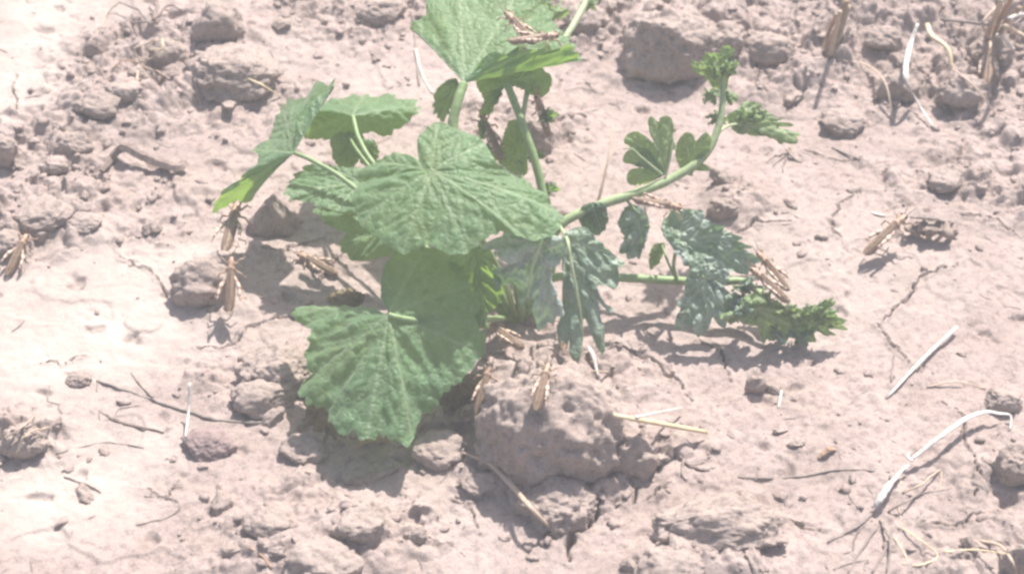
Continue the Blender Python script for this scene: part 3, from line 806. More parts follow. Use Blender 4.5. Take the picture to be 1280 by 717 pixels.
# ------------------------------------------------------------------ leaves
def fan_leaf(parent, base, outline, mat, veins=None, rings=30, n=220, tooth=.035, teeth=26, pucker=.0022, arch=.06, crumple=0.0, seed=0, wilt_glare=0.0, name='leaf', hs=1.0, vw=1.0, sec=(.22, .4, .57, .73, .87), bulw=.034):
    """blade spanned between the petiole joint and its margin; points are (px, py, height)"""
    base = (base[0], base[1], base[2]*hs); outline = [(p[0], p[1], p[2]*hs) for p in outline]
    B = at(*base); O = np.array([at(*p) for p in outline])
    m = len(O)
    Oc = np.vstack([O[-2:], O, O[:2]])
    dense = catmull(Oc, (len(Oc)-1)*24+1)[48:48+m*24+1]      # closed loop, starting at outline[0]
    seg = np.linalg.norm(np.diff(dense, axis=0), axis=1); L = np.concatenate([[0], np.cumsum(seg)])
    u = np.linspace(0, L[-1], n, endpoint=False)
    E = np.stack([np.interp(u, L, dense[:, k]) for k in range(3)], -1)
    rng = np.random.RandomState(seed)
    D = E-B; R = np.linalg.norm(D, axis=1)
    Rm = np.percentile(R, 85)
    jj = np.arange(n)/n
    ph = jj*teeth + 1.2*noise2(jj*teeth*.35, jj*0+seed, seed)
    tri = (ph % 1.0)
    tw = np.where(tri < .7, tri/.7, (1-tri)/.3)
    far = np.clip((R/Rm-.35)/.4, 0, 1)
    s = 1 + far*(tooth*(tw-.5)*2*(0.6+0.8*rng.rand()) + tooth*.7*noise2(jj*teeth*2.3, jj*0, seed+4))
    D = D*s[:, None]; R = R*s
    dirs = D/R[:, None]
    cosang = np.clip((dirs*np.roll(dirs, -1, 0)).sum(1), -1, 1)
    phi = np.concatenate([[0], np.cumsum(np.arccos(cosang))[:-1]])
    t = np.linspace(0, 1, rings+1)[1:]
    P = B + D[None]*t[:, None, None]                         # rings,n,3
    P[:, :, 2] += (arch*R[None]*4*t[:, None]*(1-t[:, None]))*0.6
    # vein network in flattened blade coordinates
    q = np.stack([t[:, None]*R*np.cos(phi), t[:, None]*R*np.sin(phi)], -1)
    if veins is None:
        d0 = np.linalg.norm(O-B, axis=1)
        veins = [k for k in range(m) if d0[k] >= d0[k-1] and d0[k] >= d0[(k+1) % m] and d0[k] > .5*d0.max()]
    upos = np.linspace(0, 1, m, endpoint=False)
    dmain = np.full(q.shape[:2], 1.0); dsec = np.full(q.shape[:2], 1.0)
    def segd(a, b):
        ab = b-a; tt = np.clip(((q-a)@ab)/max(ab@ab, 1e-12), 0, 1)
        return np.linalg.norm(q-a-tt[..., None]*ab, axis=-1)
    for k in veins:
        j = int(np.argmin(np.linalg.norm(E-O[k], axis=1)))
        f, Rv = phi[j], R[j]
        e = np.array((math.cos(f), math.sin(f)))
        dmain = np.minimum(dmain, segd(e*0, e*Rv*.96))
        for c, fr in enumerate(sec):
            for sd in (-1, 1):
                g = f + sd*(.72+.16*rng.randn())
                ln = (Rv*(1-fr)*(.62) + .04*Rv)*rng.uniform(.7, 1.15)
                a = e*Rv*(fr+.045*rng.randn())
                dsec = np.minimum(dsec, segd(a, a+np.array((math.cos(g), math.sin(g)))*ln))
    d = np.minimum(dmain, dsec*1.15)
    bul = 1-np.exp(-(d/(bulw*Rm))**2)
    fine = fbm2(q[..., 0]/Rm*14+seed, q[..., 1]/Rm*14, 3, seed+2)
    # surface normals of the smooth blade
    du = np.roll(P, -1, 1)-np.roll(P, 1, 1); dv = np.gradient(P, axis=0)
    nn = np.cross(du, dv); nn /= np.linalg.norm(nn, axis=-1)[..., None]+1e-12
    # point the relief to the upper (sky) side
    if nn[..., 2].mean() < 0: nn = -nn
    fade = np.clip(t*4, 0, 1)[:, None]
    disp = pucker*bul*fade*(1+.35*fine) + pucker*.35*fine*fade
    wav = noise2(np.cos(2*np.pi*jj)*5+seed, np.sin(2*np.pi*jj)*5, seed+8)[None]*t[:, None]**3
    disp = disp + wav*.035*Rm
    if crumple:
        x3 = P.reshape(-1, 3)
        disp = disp + crumple*Rm*(fbm3(x3/Rm*5+seed, 3, seed)).reshape(disp.shape)*fade
    P = P + nn*disp[..., None]
    V = np.vstack([B[None], P.reshape(-1, 3)])
    i = np.arange(rings-1)[:, None]*n; j = np.arange(n)[None]; jn = (j+1) % n
    Q = 1+np.stack([i+j, i+jn, i+n+jn, i+n+j], -1).reshape(-1, 4)
    J = np.arange(n); T3 = np.stack([np.zeros(n, int), 1+(J+1) % n, 1+J], -1)
    if (np.cross(V[Q[:, 1]]-V[Q[:, 0]], V[Q[:, 3]]-V[Q[:, 0]])[:, 2]).mean() < 0:
        Q = Q[:, ::-1].copy(); T3 = T3[:, ::-1].copy()
    me = mesh_np(name, to_local(V, parent), [Q, T3])
    ve = np.maximum(np.exp(-(dmain/(.013*Rm*vw))**2), .4*np.exp(-(dsec/(.011*Rm*vw))**2))
    attr(me, 'vein', np.concatenate([[1.0], ve.ravel()]))
    wl_ = np.clip(wilt_glare*(1.0+1.6*fbm2(q[..., 0]/Rm*5+seed*3, q[..., 1]/Rm*5, 3, seed+6)), 0, 1)
    attr(me, 'wilt_glare', np.concatenate([[0.0], wl_.ravel()]))
    return link(name, me, mat, parent)

def stemtube(name, parent, pts, wpx, mat, taper=(1, .9, .8), root=None, **k):
    P = np.array([at(*p) for p in pts])
    r = .5*wpx*mpp(pts[0][0], pts[0][1], pts[0][2])
    base = np.array(root.location) if root is not None else None
    V, Q, T3 = tube_data(P, [r*x for x in taper], sides=12, n=10*len(pts), wob=.05, **k)
    if parent is not None:
        loc = np.array(parent.matrix_world.translation) if parent.parent is None else np.array(parent.parent.location)
        V = V-loc
    return link(name, mesh_np(name, V, [Q, T3]), mat, parent)

# ---- melon plant
root = on_ground(648, 402)
melon = empty('melon_plant', root)
tag(melon, 'melon seedling with broad rounded toothed leaves growing from dry soil', 'plant')
RZ = float(root[2])
bpy.context.view_layer.update()

# large front leaf
L3 = fan_leaf(melon, (486, 393, .078),
    [(476, 392, .075), (441, 383, .066), (402, 380, .06), (372, 386, .052), (371, 399, .05), (390, 414, .053), (393, 426, .051), (381, 446, .045), (389, 468, .043), (374, 486, .035),
     (388, 505, .033), (408, 514, .031), (424, 538, .031), (442, 541, .031), (459, 551, .03), (476, 542, .032), (490, 551, .031), (517, 552, .03), (521, 528, .03), (543, 509, .033), (550, 495, .037),
     (570, 477, .042), (586, 466, .046), (602, 444, .053), (604, 420, .06), (597, 402, .066), (596, 376, .073), (587, 358, .078), (573, 334, .084), (553, 320, .088), (528, 314, .09), (500, 318, .089), (484, 333, .087), (477, 357, .083), (483, 381, .079)],
    M_MELON, veins=[3, 9, 14, 17, 23, 27, 30], rings=44, n=300, teeth=46, tooth=.022, pucker=.0030, arch=.05, sec=(.26, .48, .7), bulw=.07, seed=3)
stemtube('petiole', L3, [(640, 396, RZ), (600, 400, .04), (540, 402, .068), (500, 397, .077), (486, 393, .0785)], 8, M_STEM)
# broad centre leaf
L2 = fan_leaf(melon, (540, 214, .148),
    [(524, 207, .147), (522, 180, .152), (534, 163, .155), (548, 155, .157), (565, 160, .158), (587, 166, .157), (607, 180, .154), (617, 201, .15), (637, 215, .144), (660, 230, .137), (684, 247, .138), (701, 268, .133),
     (697, 288, .129), (682, 298, .127), (660, 302, .127), (636, 291, .131), (618, 292, .130), (600, 304, .126), (585, 316, .122), (564, 318, .12), (535, 306, .122), (518, 312, .12), (503, 316, .119), (484, 306, .12),
     (464, 293, .122), (448, 279, .125), (444, 262, .128), (441, 244, .132), (452, 232, .127), (450, 217, .132), (466, 204, .138), (486, 196, .143), (505, 193, .146), (518, 202, .147)],
    M_MELON, veins=[3, 6, 11, 14, 18, 22, 25, 30], rings=46, n=320, teeth=48, tooth=.016, pucker=.0015, arch=.09, sec=(.2, .36, .5, .66, .82), bulw=.036, seed=9, hs=0.95)
stemtube('petiole', L2, [(646, 400, RZ), (625, 340, .05), (575, 255, .112), (540, 214, .1400)], 8, M_STEM)
# left neighbour of the centre leaf
L4 = fan_leaf(melon, (452, 228, .118),
    [(449, 214, .12), (430, 210, .124), (402, 207, .124), (381, 211, .12), (367, 222, .114), (358, 246, .114), (380, 252, .113), (400, 259, .112), (420, 264, .112), (442, 264, .112), (458, 258, .114), (464, 240, .116)],
    M_MELON, veins=[2, 5, 8], rings=26, n=180, teeth=24, pucker=.0013, seed=14, hs=0.6)
stemtube('petiole', L4, [(644, 402, RZ), (560, 340, .045), (500, 268, .066), (452, 228, .0708)], 7, M_STEM)
# leftmost drooping folded leaf
L5 = fan_leaf(melon, (368, 191, .118),
    [(364, 172, .124), (369, 152, .134), (384, 131, .142), (402, 117, .148), (420, 107, .152), (399, 108, .138), (378, 121, .126), (353, 131, .108), (344, 154, .1), (333, 176, .094), (314, 190, .086), (324, 196, .098),
     (309, 216, .092), (285, 233, .074), (264, 264, .046), (288, 250, .056), (299, 243, .06), (300, 252, .05), (314, 246, .052), (318, 226, .072), (334, 208, .092), (356, 198, .108)],
    M_MELON, veins=[4, 7, 10, 14, 18], rings=30, n=240, teeth=22, tooth=.05, pucker=.0012, arch=.04, seed=21, hs=0.76)
stemtube('petiole', L5, [(640, 402, RZ), (540, 320, .05), (440, 232, .08), (395, 203, .088), (368, 191, .0897)], 7, M_STEM)
# leaf with pale back and drooping bright green front
L6 = fan_leaf(melon, (441, 145, .138),
    [(405, 133, .105), (421, 127, .085), (455, 123, .08), (489, 125, .085), (522, 133, .11), (513, 149, .11), (497, 162, .1), (474, 168, .098), (456, 164, .108), (444, 170, .104),
     (431, 176, .098), (412, 175, .096), (396, 173, .096), (378, 169, .1), (377, 146, .12), (390, 138, .134)],
    M_MELON, veins=[2, 4, 6, 11, 13], rings=28, n=220, teeth=30, pucker=.0022, arch=.05, seed=25, hs=0.6)
stemtube('petiole', L6, [(640, 402, RZ), (560, 320, .055), (475, 215, .072), (450, 176, .079), (441, 145, .0828)], 7, M_STEM)
L7 = fan_leaf(melon, (436, 170, .115), [(418, 172, .112), (414, 186, .102), (422, 206, .085), (438, 211, .08), (447, 199, .088), (450, 184, .1), (452, 170, .112)], M_MELON, rings=16, n=110, teeth=14, seed=27, hs=0.58)
L7b = fan_leaf(melon, (458, 182, .108), [(452, 178, .108), (450, 196, .094), (456, 206, .085), (468, 204, .085), (472, 190, .096), (466, 178, .108)], M_MELON, rings=14, n=90, teeth=12, seed=28, hs=0.58)
stemtube('petiole', L7, [(560, 320, .053), (480, 230, .06), (448, 190, .066), (436, 170, .0667)], 5, M_STEM)
# shaded leaf under the centre leaf
L8 = fan_leaf(melon, (500, 290, .082), [(470, 262, .09), (430, 256, .086), (396, 258, .078), (404, 276, .07), (432, 290, .064), (427, 303, .056), (440, 324, .046), (468, 323, .05), (492, 316, .058), (520, 300, .07)], M_MELON, rings=24, n=170, teeth=22, seed=31, hs=0.55)
stemtube('petiole', L8, [(646, 402, RZ), (590, 345, .03), (500, 290, .0451)], 6, M_STEM)
# upright green leaf between front leaf and watermelon
L9 = fan_leaf(melon, (592, 312, .095), [(566, 314, .095), (560, 330, .085), (574, 352, .07), (588, 378, .055), (596, 404, .04), (608, 407, .035), (606, 392, .042), (622, 376, .05), (627, 352, .065), (616, 326, .085), (606, 308, .096)], M_MELON, rings=24, n=170, teeth=20, seed=33, pucker=.003)
stemtube('petiole', L9, [(648, 400, RZ), (625, 345, .06), (592, 312, .096)], 6, M_STEM)
# tall upper leaf, cupped, with raised near lobe
T = fan_leaf(melon, (580, 104, .205),
    [(566, 86, .207), (545, 58, .211), (514, 34, .214), (532, 20, .222), (538, -8, .23), (575, -32, .238), (620, -38, .238), (655, -18, .232), (684, 10, .226), (693, 30, .22), (712, 50, .212), (729, 78, .203),
     (715, 62, .222), (700, 66, .226), (682, 57, .233), (663, 62, .234), (648, 58, .236), (632, 69, .23), (618, 66, .23), (601, 80, .22), (590, 88, .214)],
    M_MELON, veins=[2, 5, 7, 11, 15], rings=40, n=300, teeth=44, tooth=.022, pucker=.0020, arch=.02, sec=(.3, .52, .74), bulw=.06, seed=41, hs=0.68)
stemtube('petiole', T, [(640, 400, RZ), (600, 310, .06), (572, 190, .108), (566, 158, .12), (572, 128, .132), (580, 104, .1395)], 13, M_STEM, (1, 1, 1, .9))
# second tall leaf seen from below
U = fan_leaf(melon, (633, 103, .19),
    [(598, 98, .19), (612, 90, .197), (640, 85, .2), (666, 84, .198), (687, 94, .19), (686, 110, .176), (673, 122, .166), (661, 110, .174), (650, 104, .183), (620, 104, .183), (614, 120, .172), (614, 138, .158), (598, 147, .15), (606, 128, .165), (598, 108, .182)],
    M_MELON, veins=[2, 4, 6, 12], rings=26, n=220, teeth=20, tooth=.02, seed=43, hs=0.68)
stemtube('petiole', U, [(655, 396, RZ), (690, 330, .035), (676, 230, .082), (655, 160, .112), (633, 103, .1295)], 11, M_STEM, (1, 1, .9))
X1 = fan_leaf(melon, (572, 100, .19), [(560, 101, .188), (546, 114, .176), (544, 134, .162), (552, 150, .152), (564, 130, .165), (572, 112, .18)], M_MELON, rings=16, n=100, teeth=10, seed=45, hs=0.68)
# shaded low leaves behind
Y1 = fan_leaf(melon, (648, 200, .085), [(640, 150, .11), (654, 160, .105), (658, 190, .09), (657, 218, .075), (632, 208, .075), (613, 190, .08), (628, 178, .09)], M_MELON, rings=18, n=130, teeth=16, seed=47)
stemtube('petiole', Y1, [(652, 398, RZ), (665, 300, .05), (648, 200, .085)], 6, M_STEM)
fan_leaf(melon, (604, 168, .10), [(600, 150, .11), (594, 160, .1), (600, 175, .09), (612, 172, .095), (610, 155, .108)], M_MELON, rings=12, n=70, teeth=8, seed=49)
stemtube('stem', melon, [(648, 404, RZ-.006), (650, 380, .02), (645, 350, .045)], 14, M_STEM)
# dry eaten leaf edges by the front leaf and dead cotyledons, plus a dark blade standing in for shade
fan_leaf(melon, (405, 505, .028), [(390, 500, .02), (384, 516, .012), (398, 534, .008), (418, 548, .008), (430, 540, .012), (428, 520, .02), (418, 508, .026)], M_DRYLEAF_SHADE, rings=14, n=110, teeth=10, tooth=.1, crumple=.25, seed=52, name='withered_and_shade_leaf')
fan_leaf(melon, (575, 478, .03), [(552, 492, .02), (548, 506, .012), (562, 514, .006), (584, 508, .006), (598, 490, .012), (596, 470, .022)], M_DRYLEAF_SHADE, rings=14, n=110, teeth=10, tooth=.1, crumple=.2, seed=54, name='withered_and_shade_leaf')  # dark blade added where only shade lies beneath the front leaf
fan_leaf(melon, (430, 378, .055), [(412, 376, .045), (420, 368, .05), (444, 366, .055), (456, 374, .058), (440, 384, .05)], M_DRYLEAF_SHADE, rings=10, n=80, teeth=8, tooth=.1, crumple=.25, seed=55, name='withered_and_shade_leaf')

# ---- watermelon plant
wroot = on_ground(668, 392)
wm = empty('watermelon_plant', wroot)
tag(wm, 'young watermelon vine with lobed bluish leaves and crumpled growing tips', 'plant')
bpy.context.view_layer.update()
WZ = float(wroot[2])
stemtube('stem', wm, [(660, 396, WZ-.004), (672, 330, .045), (700, 282, .07), (745, 258, .078), (800, 240, .082), (842, 222, .086), (878, 197, .094), (896, 165, .106), (903, 130, .12), (902, 92, .135)], 12, M_VINE, (.9, 1, 1, 1, .9, .75, .5))
stemtube('stem', wm, [(664, 394, WZ-.004), (685, 350, .035), (740, 346, .036), (800, 348, .03), (850, 351, .026), (900, 352, .03), (932, 353, .03), (965, 380, .024), (1000, 402, .016)], 11, M_STEM, (1, 1, 1, .9, .6))
wa = fan_leaf(wm, (710, 300, .088), [(704, 297, .088), (722, 291, .088), (738, 296, .086), (754, 306, .082), (771, 322, .074), (776, 341, .066), (766, 355, .06), (748, 361, .06), (744, 368, .056), (753, 376, .05), (758, 394, .042), (753, 410, .036), (736, 426, .03), (721, 436, .026),
     (707, 426, .03), (700, 406, .038), (704, 386, .048), (714, 368, .058), (713, 352, .066), (704, 340, .072), (703, 318, .08)], M_WATER, veins=[4, 9, 12, 15, 19], rings=34, n=240, teeth=11, tooth=.13, crumple=.07, seed=61, wilt_glare=.25, vw=2.1, sec=(.3, .55, .78))
stemtube('midrib', wa, [(700, 283, .075), (709, 300, .0905), (713, 325, .083), (720, 360, .066), (727, 400, .045), (728, 425, .032)], 4.5, M_STEMP, (1, 1, .7, .4))
wb = fan_leaf(wm, (678, 300, .09), [(660, 287, .094), (645, 283, .094), (628, 290, .09), (606, 310, .08), (632, 323, .078), (648, 324, .076), (636, 336, .068), (617, 346, .06), (628, 358, .054), (645, 366, .052), (658, 374, .05), (668, 382, .048), (672, 402, .038), (688, 410, .034), (698, 392, .042), (692, 368, .054), (682, 350, .062), (690, 336, .07), (702, 322, .078), (706, 308, .086), (695, 296, .09)],
     M_WATER, veins=[3, 7, 13, 18], rings=32, n=240, teeth=11, tooth=.13, crumple=.10, seed=63, wilt_glare=.9, vw=2.0, hs=1.22)  # wilted blade, whitened further to carry the glare in its colour
stemtube('midrib', wb, [(690, 284, .082), (677, 302, .1115), (668, 325, .103), (662, 350, .086), (660, 372, .068)], 4.5, M_STEMP, (1, 1, .7, .4))
wc = fan_leaf(wm, (848, 300, .062), [(830, 275, .066), (842, 268, .07), (856, 262, .076), (872, 264, .076), (884, 272, .074), (890, 280, .072), (902, 284, .07), (917, 294, .066), (928, 304, .06), (940, 316, .054), (943, 332, .046), (930, 342, .042), (910, 343, .044), (894, 334, .05), (878, 324, .054), (866, 332, .05), (854, 330, .05), (846, 316, .056), (834, 294, .06)],
     M_WATER, veins=[2, 7, 10, 12], rings=30, n=220, teeth=11, tooth=.13, crumple=.09, seed=65, wilt_glare=.35, vw=1.9)
stemtube('petiole', wc, [(846, 350, .027), (842, 330, .045), (848, 300, .0625)], 5, M_STEM)
wd = fan_leaf(wm, (880, 345, .05), [(862, 338, .05), (868, 327, .054), (882, 323, .056), (897, 327, .055), (909, 341, .05), (909, 354, .045), (900, 361, .042), (914, 372, .036), (934, 384, .028), (926, 398, .022), (910, 400, .022), (898, 398, .024), (886, 412, .018), (868, 411, .018), (852, 404, .02), (849, 390, .026), (856, 368, .036)],
     M_WATER, veins=[3, 8, 12, 14], rings=30, n=220, teeth=11, tooth=.13, crumple=.10, seed=67, wilt_glare=.4, vw=1.9)
stemtube('petiole', wd, [(850, 351, .026), (864, 352, .042), (880, 345, .051)], 5, M_STEM)
wp = fan_leaf(wm, (800, 270, .07), [(780, 262, .07), (790, 256, .075), (806, 262, .074), (812, 280, .066), (808, 300, .055), (800, 318, .045), (786, 322, .044), (776, 312, .048), (780, 296, .056), (774, 280, .064)], M_WATER, rings=22, n=160, teeth=14, tooth=.07, crumple=.16, seed=69, wilt_glare=.5, vw=1.4)
stemtube('petiole', wp, [(780, 246, .08), (800, 270, .071)], 4, M_STEM)
wq = fan_leaf(wm, (826, 303, .05), [(818, 304, .05), (811, 318, .043), (812, 334, .034), (822, 330, .036), (829, 315, .044), (830, 303, .05)], M_YOUNG, rings=14, n=90, teeth=8, seed=70)
stemtube('petiole', wq, [(846, 350, .028), (836, 330, .044), (826, 303, .05)], 3.5, M_STEM)
wx_ = fan_leaf(wm, (742, 262, .078), [(728, 258, .08), (724, 272, .072), (734, 290, .062), (752, 290, .062), (758, 272, .07), (752, 254, .08)], M_WATER, rings=16, n=110, teeth=10, tooth=.05, seed=71)
stemtube('petiole', wx_, [(752, 256, .079), (742, 262, .0785)], 4, M_STEM)
# leaflets on the vine behind (rounded lobes, bright)
wf = fan_leaf(wm, (832, 218, .088),
    [(838, 196, .1), (843, 178, .108), (843, 162, .114), (838, 147, .12), (826, 147, .12), (824, 153, .117), (813, 146, .12), (810, 155, .116), (814, 168, .11), (817, 178, .106), (806, 170, .109), (796, 164, .11), (785, 167, .107), (781, 175, .103), (790, 182, .1), (806, 182, .103), (812, 187, .1), (800, 187, .1), (786, 187, .098), (779, 195, .094), (780, 203, .09), (794, 204, .091), (806, 197, .096), (813, 203, .094),
     (804, 210, .09), (790, 211, .087), (784, 219, .083), (787, 230, .078), (798, 232, .077), (812, 228, .08), (824, 223, .085)],
    M_YOUNG, veins=[3, 6, 12, 19, 27], rings=26, n=300, teeth=1, tooth=.01, pucker=.0012, arch=.03, seed=73)
stemtube('midrib', wf, [(832, 219, .0885), (838, 195, .1015), (842, 172, .112)], 4, M_STEMP, (1, .8, .5))
stemtube('tendril', wm, [(828, 218, .09), (812, 205, .1), (800, 195, .106), (790, 186, .11), (778, 186, .108)], 3, M_STEMP, (1, .8, .5))
wg = fan_leaf(wm, (862, 205, .09), [(846, 200, .092), (846, 180, .103), (856, 166, .11), (866, 168, .109), (870, 176, .105), (882, 165, .112), (889, 174, .107), (886, 190, .099), (876, 200, .094), (884, 206, .09), (888, 212, .087), (880, 214, .086), (868, 214, .087), (866, 220, .084), (854, 216, .086)], M_YOUNG, rings=20, n=180, teeth=1, tooth=.02, seed=75, pucker=.0012)
stemtube('petiole', wg, [(866, 206, .09), (862, 205, .0905)], 4, M_STEM)

def leaflet_cluster(parent, centres, mat, seed, size_px):
    """crumpled young leaves round a shoot: (px, py, h, angle, scale)"""
    for k, (cx, cy, h, ang, sc) in enumerate(centres):
        rng = np.random.RandomState(seed+k)
        pts = []
        nl = 15
        for i in range(nl):
            a = 2*math.pi*i/nl
            lob = (1.0 if i % 2 == 0 else .5)*(0.85+.3*rng.rand())
            u = math.cos(a)*lob + .65; v = math.sin(a)*lob*.75       # leaf along +u from its joint
            x = u*math.cos(ang)-v*math.sin(ang); y = u*math.sin(ang)+v*math.cos(ang)
            R = size_px*sc*.6
            pts.append((cx+x*R, cy-y*R*.85, h + .012*sc*rng.randn()*.5 - .006*abs(v) + .5*y*R*mpp(cx, cy)))
        fan_leaf(parent, (cx+.1*math.cos(ang)*size_px*sc, cy-.1*math.sin(ang)*size_px*sc, h), pts, mat, rings=16, n=130, teeth=10, tooth=.09, crumple=.15, pucker=.0016, seed=seed+k*3, wilt_glare=.15, vw=1.3)
# growing tip
fan_leaf(wm, (900, 100, .128), [(890, 106, .122), (884, 96, .126), (868, 86, .13), (864, 74, .136), (878, 77, .138), (884, 64, .146), (896, 66, .146), (905, 57, .151), (918, 65, .147), (915, 78, .141), (921, 92, .133), (911, 98, .13), (908, 110, .122)], M_YOUNG, rings=22, n=180, teeth=22, tooth=.07, crumple=.13, pucker=.0014, seed=201, wilt_glare=.2, vw=1.4)
leaflet_cluster(wm, [(898, 96, .136, 2.3, .7), (905, 92, .138, 1.0, .6), (893, 112, .116, 4.3, .6), (907, 114, .114, 5.2, .45)], M_YOUNG, 200, 42)
fan_leaf(wm, (912, 156, .102), [(908, 148, .105), (918, 141, .106), (926, 146, .103), (932, 131, .108), (944, 126, .109), (950, 139, .103), (962, 144, .1), (976, 152, .096), (991, 170, .086), (984, 177, .084), (966, 171, .088), (953, 166, .091), (944, 170, .09), (932, 163, .095), (922, 167, .095)], M_YOUNG, rings=22, n=180, teeth=20, tooth=.09, crumple=.10, pucker=.0014, seed=231, wilt_glare=.45, vw=1.6)
leaflet_cluster(wm, [(905, 150, .106, 3.0, .55), (928, 150, .106, 1.0, .6), (940, 148, .104, .6, .5)], M_YOUNG, 230, 42)
stemtube('petiole', wm, [(897, 166, .106), (912, 157, .103), (940, 153, .101)], 4.5, M_STEMP, (1, .8, .6))
# trailing tip on the right: ragged leaves lying low
fan_leaf(wm, (940, 384, .034), [(926, 378, .036), (934, 368, .04), (950, 368, .04), (958, 376, .036), (972, 374, .036), (982, 386, .03), (996, 384, .03), (1002, 396, .024), (992, 402, .02), (998, 414, .013), (984, 420, .01), (974, 408, .016), (964, 422, .009), (952, 420, .01), (950, 406, .018), (936, 404, .02), (924, 396, .026)], M_YOUNG, rings=26, n=220, teeth=24, tooth=.09, crumple=.13, pucker=.0016, seed=261, wilt_glare=.15, vw=1.5)
fan_leaf(wm, (990, 402, .02), [(984, 392, .026), (996, 384, .03), (1008, 391, .026), (1016, 382, .03), (1028, 385, .029), (1034, 374, .034), (1044, 372, .034), (1042, 386, .027), (1054, 396, .022), (1055, 410, .013), (1042, 410, .013), (1036, 420, .008), (1022, 414, .012), (1016, 427, .005), (1002, 422, .008), (994, 416, .011)], M_YOUNG, rings=26, n=220, teeth=22, tooth=.09, crumple=.14, pucker=.0016, seed=263, wilt_glare=.1, vw=1.5)
leaflet_cluster(wm, [(950, 382, .036, 1.0, .6), (972, 392, .03, .5, .6), (1002, 398, .026, .8, .6), (1024, 398, .024, .4, .55), (926, 390, .028, 3.6, .6)], M_YOUNG, 260, 42)
leaflet_cluster(wm, [(965, 408, .014, -1.0, .7), (990, 412, .012, -.7, .7), (915, 374, .034, -.6, .8), (920, 360, .038, .2, .75)], M_WATER, 290, 44)
# shoot behind the upper leaf
leaflet_cluster(melon, [(660, 28, .115, 1.0, .85), (680, 22, .115, .4, .8), (650, 20, .115, 1.9, .8), (672, 14, .115, .9, .9)], M_YOUNG, 320, 40)
stemtube('stem', melon, [(652, 152, .114), (664, 100, .118), (690, 68, .12), (706, 48, .122), (722, 22, .126), (740, -12, .132)], 9, M_STEMP, (.7, .8, .9, 1, 1.1))
leaflet_cluster(melon, [(735, -2, .13, 1.2, .8), (728, 8, .126, .4, .6)], M_YOUNG, 340, 40)
# small seedling shoots in the plant's heart
leaflet_cluster(melon, [(664, 200, .08, .8, .55), (682, 238, .06, .3, .5), (676, 150, .11, .6, .6), (620, 186, .08, 2.4, .5)], M_MELON, 360, 40)

bpy.context.view_layer.update()

